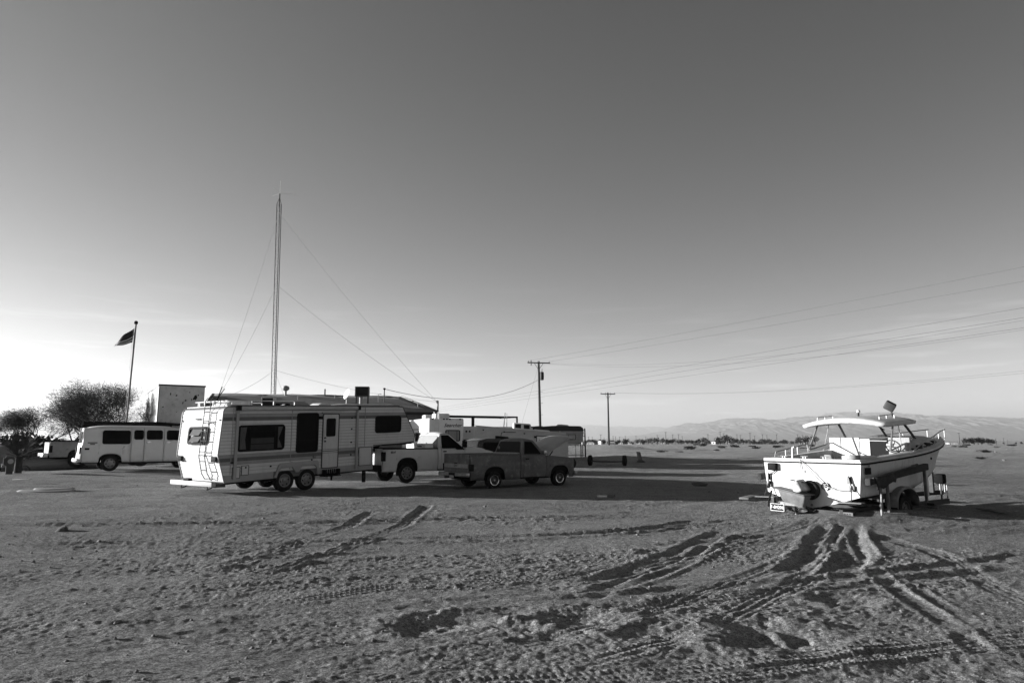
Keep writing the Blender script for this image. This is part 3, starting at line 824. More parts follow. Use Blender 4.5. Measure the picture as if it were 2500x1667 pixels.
    MB(sh).box(1.07, 1.19, -0.04, 0, 1.01, 1.10).build('power_inlet', MID, t, bevel=0.01)
    for x_, w_, l_ in ((-2.0, 1.95, .02), (.15, 1.75, .02), (3.35, 2.2, .02)):
        MB(sh).box(x_, x_+l_, -0.02, 0, .70, 2.75).build('seam_strip', M('seam', .30, .6, var=.2), t)
    # big white bumper channel
    bm_ = MB().box(-2.60, -2.46, -0.05, W-0.02, .28, .42).build('rear_bumper', M('bumper_white', .36, .6, var=.15, vscale=3, dirt=.4, dirtv=.12), t, bevel=0.006)
    MB().box(-2.63, -2.50, 1.25, 1.55, .42, .50).build('licence_bracket', BLACK, bm_)
    bt = MB()
    for y in (0.35, W-.55): bt.tube([(-2.5, y, .27), (-2.45, y+.1, .17), (-2.3, y+.15, .2), (-2.1, y+.1, .36)], 0.02)
    bt.box(-2.45, -2.1, .02, .14, .25, .36).build('bumper_brackets', RUST, bm_)
    # king pin box over the truck bed
    MB(sh).prism([(4.3, 1.33), (5.0, 1.33), (4.8, 1.05), (4.5, 1.05)], .9, 1.54).build('pin_box', UNDER, t)
    MB(sh).box(3.795, 3.83, .15, W-.15, .7, 1.33).build('front_lower_wall', WHITE, t)
    lg = MB()
    for y in (.25, W-.25): lg.box(3.55, 3.65, y-.05, y+.05, .12, .6)
    lg.build('landing_gear', UNDER, t)
    return t
fifth_wheel()

# ------------------------------------------------------------------ dark weathered pickup with its hood up
def dark_pickup():
    O = ground(1208.6, 1191.9); Q = ground(1368, 1184.3)
    phi = math.atan2(Q.y-O.y, Q.x-O.x)
    t = thing('pickup_truck', 'weathered dark pickup truck with its hood propped open', 'pickup truck', (O.x, O.y, zb(O.x, O.y)), phi)
    paint = M('weathered_dark_paint', 0.12, 0.55, spec=0.3, var=0.4, vscale=1.6, dirt=0.55, dirtv=0.26)
    def yf(z): return 0.02 + 0.05*((z-0.78)/0.45)**2
    def hood(t_, p, paint_):
        # hinged at the cowl, raised about 27 degrees
        hx = Matrix.Translation((2.32, 0, 1.14)) @ Matrix.Rotation(R(-28), 4, 'Y')
        P = []
        L = 1.50
        for i in range(13):
            a = i/12; x = L*a; row = []
            for j in range(17):
                b = j/16; y = 0.10 + (p['W']-0.20)*b
                e = abs(2*b-1)
                z = 0.10*(1-e**4) - 0.05*a*a + (0.02 if e < 0.45 else 0) - (0.06 if a > .97 else 0)
                row.append((x, y, z))
            P.append(row)
        h = MB(hx).grid(P).build('hood', M('hood_lit_paint', 0.3, 0.45, spec=0.4, var=0.15, vscale=1.2, dirt=0.3, dirtv=0.22), t_, solid=0.04, soff=0)  # hood colour painted paler than the body to imitate caught sunlight
        ribs = MB(hx)
        for y in (0.25, p['W']/2, p['W']-0.25): ribs.tube([(0.1, y, -0.01), (L-0.1, y, -0.03)], 0.025)
        ribs.build('hood_brace', UNDER, h)
        MB(hx).box(L-0.03, L+0.02, 0.85, 1.05, -0.09, 0.0).build('hood_latch', BLACK, h)
        st = MB()
        for y in (0.18, p['W']-0.18): st.tube([(2.55, y, 1.06), (2.75, y, 1.28)], 0.02)
        st.build('hood_hinge', BLACK, t_)
        MB().box(2.45, 3.45, 0.35, p['W']-0.35, 0.45, 0.88).build('engine', UNDER, t_, bevel=0.05)
        MB().lathe([(0.2, 0.9), (0.2, 1.0), (0.001, 1.0)], (2.9, 0.95, 0), axis='z', n=20).build('air_cleaner', M('aircleaner', 0.03, 0.5), t_)
    def tailgate(tg, p):
        W = p['W']; xr = p['xr']
        MB().box(xr-0.062, xr-0.045, 0.14, W-0.14, .72, .86).build('trim_panel', M('trim_panel', 0.30, 0.5, metal=0.2, var=0.25, vscale=6), tg)
        text(tg, 'GMC', 0.12, (xr-0.066, W/2, .79), (R(90), 0, R(-90)), M('trim_letters', 0.12, 0.5), name='lettering')
        MB().box(xr-0.07, xr-0.05, W/2-.08, W/2+.08, .865, .90).build('tailgate_handle', BLACK, tg)
    p = dict(W=1.95, wb=2.97, sill=.31, xr=-1.0, xb=1.16, xd=1.28, xc=2.30, xf=3.66, xw=2.34, xrf=1.83, zt=1.20, belt=1.16, roof=1.76, ti=.20, rearlean=.20,
             ar=.46, az=.76, yf=yf, hoodline=lambda x: 1.14-0.085*(x-2.3), hood=hood, tailgate=tailgate, tl=(.62, .86), mx=0.80, mh=0.16, mmat=M('mirror_chrome', .35, .3, metal=.8),
             swin=[(.10,.10),(.80,.10),(.78,.55),(.70,.88),(.13,.88)], rwin=[(.06,.14),(.94,.14),(.92,.84),(.88,.89),(.12,.89),(.08,.84)], wr=.315, ww=.22, ws='ring', sink=0.03, cb=.05,
             wf=M('seal', .03, .6), bmat=STEEL)
    pickup(t, p, paint)
    W = p['W']
    # chrome step bumper with plate
    b = MB().box(-1.22, -1.07, -0.03, W+.03, .42, .57).build('rear_bumper', M('old_chrome', 0.32, 0.35, metal=0.8, var=0.3, vscale=5), t, bevel=0.03)
    MB().box(-1.225, -1.10, W/2-.22, W/2+.22, .38, .55).build('plate_recess', BLACK, b)
    MB().box(-1.232, -1.226, W/2-.15, W/2+.15, .36, .46).build('licence_plate', GREY, b)
    # pale strip on the cab back, drip rails, fuel door, stickers
    MB().box(1.10, 1.14, .10, W-.10, 1.17, 1.245).build('cab_back_strip', M('strip_pale', .30, .5, var=.3, vscale=8), t)
    MB().box(.80, .99, -.004+.02, .03, .62, .80).build('fuel_door', M('weathered_dark_paint', .085), t, bevel=.01)
    MB().tube([(1.05, W*.62, 1.80), (1.08, W*.62, 1.98), (1.18, W*.62, 2.0), (1.75, W*.62, 2.0)], .012).build('rack_tube', BLACK, t)
    MB().lathe([(.06, 0), (.001, 0)], (1.185, W-.42, 1.42), axis='x', n=14).build('window_sticker', PGLASS, t)
    return t
dark_pickup()

# ------------------------------------------------------------------ white pickup under the trailer nose
def white_pickup():
    O = ground(994.3, 1179.5)
    t = thing('pickup_truck', 'white pickup truck with black mirror, parked beneath the camper nose', 'pickup truck', (O.x, O.y, zb(O.x, O.y)), R(39))
    def yf(z): return 0.02 + 0.06*((z-0.95)/0.5)**2 + (0.012 if .78 < z < .86 else 0)
    def hood(t_, p, paint_):
        P = []
        for i in range(15):
            a = i/14; x = 2.82 + (4.36-2.82)*a; row = []
            for j in range(17):
                e = 2*j/16-1
                z = p['hoodline'](x) + 0.10*(1-abs(e)**2.5)*(1-a**5) + (.035 if .35 < abs(e) < .7 and a < .9 else 0) - .005
                row.append((x, 0.09+(p['W']-.18)*j/16, z))
            P.append(row)
        MB().grid(P).build('hood', paint_, t_, solid=.03)
        MB().tube([(2.82, .5, 1.50), (2.86, 1.2, 1.50)], .012).build('wiper', BLACK, t_)
    def tailgate(tg, p): MB().box(p['xr']-.07, p['xr']-.05, p['W']/2-.1, p['W']/2+.1, 1.05, 1.12).build('tailgate_handle', BLACK, tg)
    p = dict(W=2.03, wb=3.48, sill=.47, xr=-1.10, xb=1.46, xd=1.62, xc=2.74, xf=4.40, xw=2.80, xrf=2.12, zt=1.37, belt=1.38, roof=2.02, ti=.22, rearlean=.16,
             ar=.50, az=1.01, yf=yf, hoodline=lambda x: 1.40-0.10*(x-2.7)-.10*max(0, x-3.9)**2*3, hood=hood, tailgate=tailgate, tl=(.88, 1.24), mx=1.04, mh=.30,
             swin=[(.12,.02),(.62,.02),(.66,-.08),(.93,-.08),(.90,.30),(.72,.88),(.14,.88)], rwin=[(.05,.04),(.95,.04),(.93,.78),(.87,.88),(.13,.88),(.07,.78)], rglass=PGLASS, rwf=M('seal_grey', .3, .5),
             wr=.40, ww=.25, ws='holes', cb=.10, bmat=BLACK, rail=BLACK)
    pickup(t, p, WPAINT)
    W = p['W']
    MB().box(-1.32, -1.16, -.02, W+.02, .50, .74).build('rear_bumper', BLACK, t, bevel=.03)
    text(t, '4x4', .15, (-.68, -.012+.02, 1.22), (R(90), 0, 0), M('decal', .03, .6), name='lettering', shear=.35)
    MB().box(xa := .95, 1.35, .25, W-.25, .8, 1.56).build('tool_box', WPAINT, t, bevel=.02)
    MB().box(.943, .952, .5, .85, 1.42, 1.47).build('tool_box_latch', BLACK, t)
    MB().tube([(1.40, W-.5, 2.07), (1.40, W-.55, 2.06)], .03).build('roof_lamp', BLACK, t)
    MB().tube([(1.45, .55, 1.38), (1.30, .75, 1.60)], .012).build('bed_bar', BLACK, t)
    return t
white_pickup()

# ------------------------------------------------------------------ passenger van
def van():
    O = ground(266.8, 1149, .33)
    t = thing('passenger_van', 'long white passenger van with dark side windows, left of the camper', 'van', (O.x, O.y, zb(O.x, O.y)-0.01), R(37))
    W, wb = 1.96, 3.23
    def yf(z): return .02 + .05*((z-.85)/.5)**2 if z < 1.15 else .02+.018+.20*max(0, (z-1.15)/.85)**1.5
    sill = .40
    segs = [(-1.10, .80, 'quarter_panel', [0]), (.81, 1.33, 'side_door', []), (1.34, 2.17, 'side_door', []), (2.18, 3.0, 'front_door', [wb]), (3.01, 4.25, 'fender', [wb])]
    def top(x):
        if x < 3.0: return 1.93
        if x < 3.6: return 1.93-(x-3.0)*1.25
        return 1.18-(x-3.6)*.3
    for far in (False, True):
        for a, b, n, cs in segs:
            side_panel(a, b-.012, top, sill, cs, .47, .78, yf, W, far, rows=14).build(n, VANP, t, solid=.03, soff=0)
        MB().box(-1.15, 4.2, .02 if not far else W-.05, .05 if not far else W-.02, .87, .885).build('body_crease', GREY, t)
    P = []
    for i in range(17):
        a = i/16; x = -1.02 + 4.0*a; row = []
        for j in range(15):
            e = 2*j/14-1
            ed = 1-abs(2*a-1)**6*.9
            row.append((x, .20+(W-.40)*j/14, 1.90 + .16*(1-abs(e)**3.2)*ed))
        P.append(row)
    MB().grid(P).build('roof', VANP, t, solid=.03)
    # rear wall, slightly raked
    rear = MB().hexa([(-1.19,.06,.42),(-1.12,.06,.42),(-1.12,W-.06,.42),(-1.19,W-.06,.42),(-1.14,.04,1.1),(-1.06,.04,1.1),(-1.06,W-.04,1.1),(-1.14,W-.04,1.1)]).hexa(
        [(-1.14,.04,1.1),(-1.06,.04,1.1),(-1.06,W-.04,1.1),(-1.14,W-.04,1.1),(-1.02,.21,1.93),(-.95,.21,1.93),(-.95,W-.21,1.93),(-1.02,W-.21,1.93)]).build('rear_wall', VANP, t, bevel=.015)
    rm = Matrix.Translation((-1.15, 0, 1.1)) @ Matrix.Rotation(R(8.5), 4, 'Y') @ Matrix.Rotation(R(90), 4, 'Z')
    for a in (.32, 1.06):
        win(t, a, a+.62, .15, .68, -.0, .06, .03, name='rear_window', xf=rm, out=1)
    for a in (.06, W-.20):
        MB().box(-1.21, -1.15, a, a+.14, .78, 1.08).build('tail_light', LENS, t, bevel=.02)
    MB().box(-1.32, -1.20, -.02, W+.02, .40, .57).build('rear_bumper', M('van_bumper', .5, .4, metal=.3), t, bevel=.03)
    MB().box(-1.24, -.5, .25, W-.25, .36, .5).box(.5, 3.9, .1, W-.1, .32, .45).build('chassis', UNDER, t)
    for c in (0, wb): MB().box(c-.46, c+.46, .12, W-.12, .5, .82).build('wheel_housing', UNDER, t)
    # side windows follow the tumblehome
    for far in (False, True):
        tilt = math.atan2(.16, .62)
        for a, b, z0, z1 in ((-.36, .76, 1.20, 1.83), (.90, 1.30, 1.40, 1.85), (1.42, 2.10, 1.40, 1.85), (2.27, 2.95, 1.38, 1.85)):
            zc = (z0+z1)/2
            y = yf(zc)
            mtx = Matrix.Translation((0, (W-y+.022) if far else y-.022, zc)) @ Matrix.Rotation(R(-11 if far is False else 11)*(1), 4, 'X')
            win(t, a, b, z0-zc, z1-zc, 0.0, .09, .03, out=1 if far else -1, name='side_window', xf=mtx)
    win_m = Matrix.Translation((3.33, W/2, 1.52)) @ Matrix.Rotation(R(-38), 4, 'Y') @ Matrix.Rotation(R(90), 4, 'Z')
    MB(win_m).prism(rr(-.75, .75, -.40, .42, .08), -.02, .02).build('windshield', DGLASS, t)
    MB().hexa([(3.62,.06,.45),(4.25,.06,.45),(4.25,W-.06,.45),(3.62,W-.06,.45),(3.62,.08,1.18),(4.25,.08,1.0),(4.25,W-.08,1.0),(3.62,W-.08,1.18)]).build('hood', VANP, t, bevel=.03)
    for z_, a in ((1.28, 1.42), (1.28, 2.26)): MB().box(a, a+.18, -.02, .04, z_-.02, z_+.02).build('door_handle', CHROME, t, bevel=.008)
    for a, z_ in ((.80, .7), (.80, 1.3), (2.17, .7), (2.17, 1.3)): MB().box(a-.03, a+.03, -.01, .04, z_-.04, z_+.04).build('door_hinge', VANP, t)
    MB().box(-1.02, -.84, .0, .035, .955, 1.04).build('side_marker', BLACK, t)
    for a, b, z_ in ((-.92, -.55, 1.27), (-.83, -.64, 1.20)): MB().box(a, b, .022, .03, z_-.02, z_+.02).build('badge', BLACK, t)
    MB().box(2.85, 2.95, -.28, -.04, 1.38, 1.60).build('mirror', BLACK, t, bevel=.02)
    for cx in (0, wb):
        wheel(t, cx, .15, .355, .36, .23, 'plain', -1); wheel(t, cx, W-.15, .355, .36, .23, 'plain', 1)
    return t
van()

# ------------------------------------------------------------------ cabin boat on its trailer
BPHI = R(35)
BR = Vector((7.48, 14.65, 0))
BC = BR + 1.22*Vector((-math.sin(BPHI), math.cos(BPHI), 0))
def boat():
    t = thing('cabin_boat', 'white hardtop cabin boat with its outdrive exposed, resting on a sunken trailer', 'boat', (BC.x, BC.y, 0), BPHI)
    L, xs0 = 6.45, -0.10
    def sheer(x):
        a = max(0, x/L); hb = 1.21*(1-max(0, (a-.28)/.72)**1.85); hb *= 1-.03*(1-min(1, a/.3))
        return max(hb, .02), 1.24 + .47*a**1.12
    def chine(x):
        a = max(0, x/L); hb = 1.10*(1-max(0, (a-.26)/.66)**1.5) if a < .92 else 0.0
        return max(hb, .008), .50 + .30*a + .55*max(0, a-.3)**1.5
    def keel(x):
        a = max(0, x/L); z = .20 + .30*a
        if a > .66: z += 1.21*((a-.66)/.34)**1.75
        return z
    xs = [xs0 + (L-xs0)*i/40 for i in range(41)]
    for sgn in (-1, 1):
        P = []
        for x in xs:
            sh_, sz = sheer(x); ch, cz = chine(x); kz = keel(x)
            cz = max(cz, kz+.002)
            if cz > sz-.02: cz = sz-.02
            row = []
            for k in range(9):
                b = k/8
                fl = (b - .10*math.sin(math.pi*b)*(1 if x > 3 else .2))
                row.append((x, sgn*(ch + (sh_-ch)*fl), cz + (sz-cz)*b))
            P.append(row)
        MB().grid(P).build('hull_side', WHITE2, t, solid=.03, soff=-1 if sgn < 0 else -1)
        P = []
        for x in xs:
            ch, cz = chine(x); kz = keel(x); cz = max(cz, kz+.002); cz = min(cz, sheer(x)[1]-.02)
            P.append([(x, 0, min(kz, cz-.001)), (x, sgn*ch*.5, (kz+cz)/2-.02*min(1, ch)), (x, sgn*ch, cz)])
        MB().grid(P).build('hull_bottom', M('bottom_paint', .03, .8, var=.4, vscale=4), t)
        # gunwale cap and dark rub rail
        P = []
        for x in xs:
            sh_, sz = sheer(x); wd = min(.24, sh_*.9)
            P.append([(x, sgn*(sh_+.02), sz-.03), (x, sgn*(sh_+.015), sz+.02), (x, sgn*(sh_-.04), sz+.045), (x, sgn*(sh_-wd), sz+.05), (x, sgn*(sh_-wd), sz-.06)])
        MB().grid(P).build('gunwale', M('deck_white', .42, .6, var=.25, vscale=3, dirt=.35, dirtv=.2), t)
        MB().tube([(x, sgn*(sheer(x)[0]+.015), sheer(x)[1]-.045) for x in xs], .022, n=6).build('rub_rail', BLACK, t)
        # inner liner of the cockpit
        P = [[(x, sgn*(sheer(x)[0]-.20), sheer(x)[1]+.03), (x, sgn*(sheer(x)[0]-.21), .62)] for x in (0.06, .8, 1.6, 2.4)]
        MB().grid(P).build('cockpit_liner', M('liner', .30, .7, var=.15), t, solid=.012)
    tr = [(-1.175, 1.24), (1.175, 1.24), (1.10, .50), (.55, .33), (0, .20), (-.55, .33), (-1.10, .50)]
    trans = MB().prism(tr, xs0-.015, xs0+.03, axis='x').build('transom', WHITE2, t)
    MB().box(xs0-.03, xs0+.25, -1.17, 1.17, 1.235, 1.285).build('transom_cap', WHITE2, t, bevel=.015)
    MB().tube([(xs0-.03, -1.17, 1.20), (xs0-.03, 1.17, 1.20)], .018).build('transom_rub_rail', BLACK, t)
    MB().box(0.0, 2.45, -.98, .98, .58, .62).build('cockpit_floor', M('cockpit_dark', .05, .8), t)
    # engine box and seat shapes in the cockpit
    MB().box(.25, .95, -.98, -.55, .62, 1.36).build('engine_hatch', WHITE2, t, bevel=.02)
    sx = MB().prism([(1.7, .62), (1.9, .62), (1.65, 1.35), (1.5, 1.35)], .42, .62).build('helm_seat', MID, t, bevel=.03)
    # bulkhead: left panel, door opening, right panel
    z0, z1 = .62, 1.76
    MB().box(2.45, 2.50, .22, .99, 1.10, z1).build('bulkhead', WHITE2, t)
    MB().box(2.45, 2.50, -.05, .20, .62, z1-.03).build('cabin_door', WHITE2, t, bevel=.01)
    MB().box(2.47, 2.50, -.50, -.05, .62, z1-.03).build('companionway', UNDER, t)
    MB().box(2.46, 2.50, .22, .99, .62, 1.10).build('bulkhead_recess', UNDER, t)
    MB().box(2.45, 2.50, -.99, -.50, .62, z1).build('bulkhead', M('liner', .30, .7), t)
    MB().box(2.30, 2.47, -.95, -.50, 1.45, 1.62).build('dashboard', M('liner', .30, .7), t, bevel=.02)
    hw = MB(Matrix.Translation((2.22, -.72, 1.55)) @ Matrix.Rotation(R(-30), 4, 'Y'))
    pts = [(0, .17*math.cos(2*math.pi*k/18), .17*math.sin(2*math.pi*k/18)) for k in range(19)]
    hw.tube(pts, .014)
    for k in range(3): hw.tube([(0, 0, 0), (0, .17*math.cos(2.1*k), .17*math.sin(2.1*k))], .01)
    hw.build('steering_wheel', BLACK, t)
    # foredeck with raised trunk
    P = []
    for i in range(25):
        x = 2.45 + (L-.05-2.45)*i/24; sh_, sz = sheer(x); row = []
        tr_ = 1 if x < 3.9 else max(0, 1-((x-3.9)/1.6)**2)
        for j in range(17):
            e = 2*j/16-1
            row.append((x, e*max(sh_-.05, .01), sz+.045 + .05*(1-e*e) + .20*tr_*max(0, 1-abs(e/.82)**8)))
        P.append(row)
    MB().grid(P).build('foredeck', M('deck_white', .42, .6), t, solid=.02)
    # hardtop
    P = []; nx, ny = 14, 20
    for i in range(nx+1):
        a = i/nx; row = []
        for j in range(ny+1):
            e = 2*j/ny-1
            cx = 1.28 + 1.55*a
            ed = (1-abs(2*a-1)**7)**.5 if 0 < a < 1 else 0
            hwid = 1.08*(.90+.10*ed)
            cr = .16*(1-abs(e)**2.2)
            row.append((cx + .10*(1-e*e)*(1 if a > .5 else -1)*abs(2*a-1), e*hwid, 2.06 + .11*a + cr*(.55+.45*ed)))
        P.append(row)
    top = MB().grid(P).build('hardtop', WHITE2, t, solid=.075, soff=-1)
    for y in (-.75, .78):
        g = MB().tube([(1.62, y, 2.14), (1.62, y, 2.24), (1.66, y, 2.26), (2.28, y, 2.31), (2.32, y, 2.30), (2.32, y, 2.2)], .012)
        g.tube([(1.95, y, 2.2), (1.95, y, 2.28)], .01)
        g.build('grab_rail', STEEL, top)
    h = MB().tube([(2.12, .0, 2.28), (2.12, .0, 2.38)], .022).build('mast_light', BLACK, top)
    MB().lathe([(.001, 2.36), (.04, 2.37), (.045, 2.40), (.03, 2.43), (.001, 2.44)], (2.12, 0, 0), axis='z', n=12).build('lamp_lens', WHITE2, h)
    sp = MB().tube([(2.66, -.55, 2.22), (2.66, -.52, 2.42)], .03, r1=.022).build('spotlight', RUST, top)
    MB(Matrix.Translation((2.66, -.50, 2.52)) @ Matrix.Rotation(R(35), 4, 'X') @ Matrix.Rotation(R(25), 4, 'Z')).box(-.10, .10, -.12, .12, -.10, .10).build('spotlight_housing', M('spot_dark', .05, .6), sp, bevel=.03)
    # window frames: aft posts, front corner posts, centre mullion, sills
    PO = {}
    for sgn in (-1, 1):
        A0 = Vector((1.52, sgn*1.0, 1.46)); A1 = Vector((1.86, sgn*.93, 2.08)); B0 = Vector((3.02, sgn*.86, 1.74)); B1 = Vector((2.58, sgn*.80, 2.14))
        PO[sgn] = (A0, A1, B0, B1)
        MB().tube([A0, A1], .022).build('window_post', STEEL, t)
        MB().tube([B0, B1], .030).build('window_post', M('post_dark', .05, .5), t)
        MB().tube([A0, B0], .018).build('window_sill', STEEL, t)
        MB().add([A0, B0, B1, A1], [(0, 1, 2, 3)]).build('side_pane', CLEAR, t)
        MB().tube([A0.lerp(B0, .42), A1.lerp(B1, .55)], .010).build('window_divider', GREY, t)
    c0, c1 = Vector((3.22, -.08, 1.80)), Vector((2.74, -.08, 2.19))
    MB().tube([c0, c1], .028).build('window_post', M('post_dark', .05, .5), t)
    for sgn in (-1, 1):
        B0, B1 = PO[sgn][2], PO[sgn][3]
        MB().add([B0, c0, c1, B1], [(0, 1, 2, 3)]).build('windshield', CLEAR, t)
        MB().tube([B0, c0], .02).build('window_sill', STEEL, t)
    MB().tube([(3.0, -.16, 1.95), (2.86, -.02, 2.08)], .012).build('wiper', BLACK, t)
    # bow rails
    for sgn in (-1, 1):
        pts = [(2.35, sgn*(sheer(2.35)[0]-.08), sheer(2.35)[1]+.05), (3.0, sgn*(sheer(3.0)[0]-.08), sheer(3.0)[1]+.20), (4.2, sgn*(sheer(4.2)[0]-.08), sheer(4.2)[1]+.27), (5.5, sgn*(sheer(5.5)[0]-.05), sheer(5.5)[1]+.30), (6.15, sgn*.22, sheer(6.15)[1]+.31)]
        b = MB().tube(pts, .016)
        for x, h_ in ((3.0, .20), (4.2, .27), (5.2, .29), (6.1, .31)):
            yy = sgn*(sheer(x)[0]-.08) if x < 6 else sgn*.22
            b.tube([(x, yy*1.0, sheer(x)[1]+.04), (x, yy, sheer(x)[1]+h_)], .013)
        b.build('bow_rail', STEEL, t)
    MB().tube([(6.15, -.22, sheer(6.15)[1]+.31), (6.2, 0, sheer(6.2)[1]+.315), (6.15, .22, sheer(6.15)[1]+.31)], .016).build('bow_rail', STEEL, t)
    # stern side rails on the far gunwale
    g = MB().tube([(.15, 1.05, 1.30), (.2, 1.05, 1.42), (1.5, 1.04, 1.60), (1.55, 1.04, 1.40)], .015)
    for x in (.6, 1.1): g.tube([(x, 1.05, 1.3), (x, 1.05, 1.42+(x-.2)*.14)], .012)
    g.build('side_rail', STEEL, t)
    MB().tube([(.10, .55, 1.28), (.12, .55, 1.52), (.12, .50, 1.54)], .03).build('stern_post', M('post_pale', .45, .5), t)
    # clutter on the decks: cleats, coil of rope, debris
    cp = []
    for k in range(60):
        a = k*.55; cp.append((.06+.12*math.cos(a), -.92+.13*math.sin(a), 1.30+.0012*k))
    MB().tube(cp, .014, n=5).build('rope_coil', M('rope', .25, .9, var=.3), t)
    for x, y in ((.1, .25), (.08, -.25), (.06, .75)): MB().tube([(x, y-.09, 1.33), (x, y+.09, 1.33)], .014).tube([(x, y-.03, 1.28), (x, y-.03, 1.33)], .012).tube([(x, y+.03, 1.28), (x, y+.03, 1.33)], .012).build('cleat', STEEL, t)
    for k in range(7):
        x = 2.7 + k*.36; y = -(sheer(x)[0]-.18)
        MB().box(x-.09, x+.09, y-.05, y+.05, sheer(x)[1]+.05, sheer(x)[1]+.09+.05*(k % 2)).build('deck_debris', M('debris_dark', .03, .9, var=.4), t, bevel=.02)
    # things on the transom (y = 1.22 - s)
    X = xs0-.016
    MB().box(X-.10, X, .80, 1.02, 1.00, 1.17).build('stern_light', M('sternlight', .01, .6, spec=.05), t, bevel=.02)
    MB().tube([(X-.03, .82, 1.02), (X-.04, .95, .93), (X-.02, 1.04, .90)], .010).build('wire', BLACK, t)
    for y, lean in ((1.04, .0), (-.90, .10)):
        MB().tube([(X-.05, y, .94), (X-.06, y-lean*.6, .70)], .022).tube([(X-.06, y-lean*.6, .70), (X-.22, y-lean*1.3, .42)], .012).box(X-.03, X, y-.05, y+.04, .78, .92).box(X-.05, X, y-lean*.6-.06, y-lean*.6+.05, .62, .74).build('trim_actuator', M('act', .07, .4, metal=.5, var=.5, vscale=20), t)
        MB().hexa([(X-.30, y-.28-lean, .40), (X, y-.28-lean*.3, .40), (X, y+.22, .38), (X-.30, y+.22, .38), (X-.30, y-.28-lean, .412), (X, y-.28-lean*.3, .412), (X, y+.22, .392), (X-.30, y+.22, .392)]).build('trim_tab', M('tab', .10, .5, metal=.4), t)
    MB().lathe([(.085, -.16), (.088, -.11), (.06, -.10), (.02, -.13), (.001, -.13)], (0, -.36, .70), axis='x', n=20).build('exhaust_port', M('port', .04, .3, metal=.4), t)
    MB().tube([(X-.02, .22, 1.27), (X-.06, -.10, .98), (X-.05, -.36, .72), (X-.10, -.60, .64), (X-.05, -.92, .63)], .011, n=5).build('mooring_rope', M('rope', .25, .9), t)
    MB().tube([(X-.02, .22, 1.27), (X-.03, .20, 1.05)], .010).build('mooring_rope', M('rope', .25, .9), t)
    for y, z in ((.12, 1.0), (-.42, .72), (.0, .27)): MB().lathe([(.028, X-.012), (.03, X+.005)], (0, y, z), axis='x', n=12).lathe([(.001, X-.012), (.028, X-.012)], (0, y, z), axis='x', n=12).build('drain_fitting', MID, t)
    # gimbal bellows and outdrive
    od = MB().lathe([(.13, X-.01), (.20, X-.02), (.215, X-.08), (.20, X-.14), (.15, X-.15), (.12, X-.11), (.05, X-.10), (.001, X-.10)], (0, -.03, .60), axis='x', n=28).build('outdrive', RUBBER, t)
    wm = M('drive_white', .36, .5, spec=.2, var=.3, vscale=7, dirt=.7, dirtv=.05)
    MB(Matrix.Translation((X-.30, .10, .66)) @ Matrix.Rotation(R(-28), 4, 'X')).hexa([(-.16,-.12,-.13),(.22,-.13,-.13),(.22,.13,-.13),(-.16,.12,-.13),(-.10,-.08,.15),(.2,-.10,.17),(.2,.10,.17),(-.10,.08,.15)]).build('drive_housing', wm, od, bevel=.04, seg=3)
    # lower leg: a tapering blade pointing down and to port, with plate, gearcase, skeg, propeller
    A = Vector((X-.32, -.02, .42)); Bp = Vector((X-.52, .62, .52))
    lm = Matrix.Translation(A)
    dirv = (Bp-A); ang = math.atan2(dirv.z, dirv.y)
    lx = Matrix.Translation(A) @ Matrix.Rotation(ang, 4, 'X')
    MB(lx).hexa([(-.05,-.02,-.22),(.06,-.02,-.22),(.05,.50,-.16),(-.04,.50,-.16),(-.16,-.12,.10),(.12,-.12,.10),(.08,.62,.08),(-.10,.62,.08)]).build('drive_leg', M('leg_grey', .15, .45, var=.4, vscale=5, dirt=.5, dirtv=.04), od, bevel=.04, seg=3)
    MB(lx).hexa([(-.28,-.16,.10),(.16,-.16,.10),(.12,.68,.10),(-.20,.68,.10),(-.28,-.16,.13),(.16,-.16,.13),(.12,.68,.13),(-.20,.68,.13)]).build('cavitation_plate', M('leg_dark', .05, .5, var=.3), od, bevel=.008)
    MB(lx).lathe([(.001, -.30), (.06, -.22), (.085, 0), (.08, .25), (.055, .40), (.001, .42)], (-.02, .18, -.24), axis='y', n=18).build('gearcase', wm, od)
    MB(lx).prism([(-.10, -.30), (.10, -.30), (.02, -.46), (-.08, -.46)], .10, .13).build('skeg', wm, od)
    for k in range(3):
        a = 2*math.pi*k/3 + .4
        pm = lx @ Matrix.Translation((-.02, .58, -.24)) @ Matrix.Rotation(a, 4, 'Y') @ Matrix.Rotation(R(30), 4, 'Z')
        MB(pm).prism([(-.02, .04), (.02, .04), (.07, .10), (.06, .17), (0, .19), (-.05, .15), (-.05, .09)], -.006, .006).build('propeller_blade', BLACK, od)
    MB().tube([(X-.55, .70, .62), (X-.53, .66, .78)], .028).build('trim_handle', BLACK, od)
    MB().tube([(X-.50, .66, .56), (X-.45, .78, .34), (X-.44, .80, .20)], .024).build('hydraulic_ram', BLACK, od)
    MB().tube([(X-.30, .30, .82), (X-.25, -.05, .76)], .014).build('shift_rod', BLACK, od)
    MB().box(X-.02, X, .26, .62, .79, .82).build('transom_step', WHITE2, t)
    # starboard markings
    bx = MB()
    MB().box(.02, .20, -1.215, -1.175, .98, 1.12).build('stern_decal', BLACK, t)
    text(t, 'EZ', .07, (.13, -1.215, 1.155), (R(90), 0, 0), M('decal', .03, .6), name='lettering')
    MB().lathe([(.03, -1.18), (.03, -1.165), (.001, -1.165)], (3.05, 0, 1.27), axis='y', n=10).build('hull_fitting', BLACK, t)
    return t
boat()

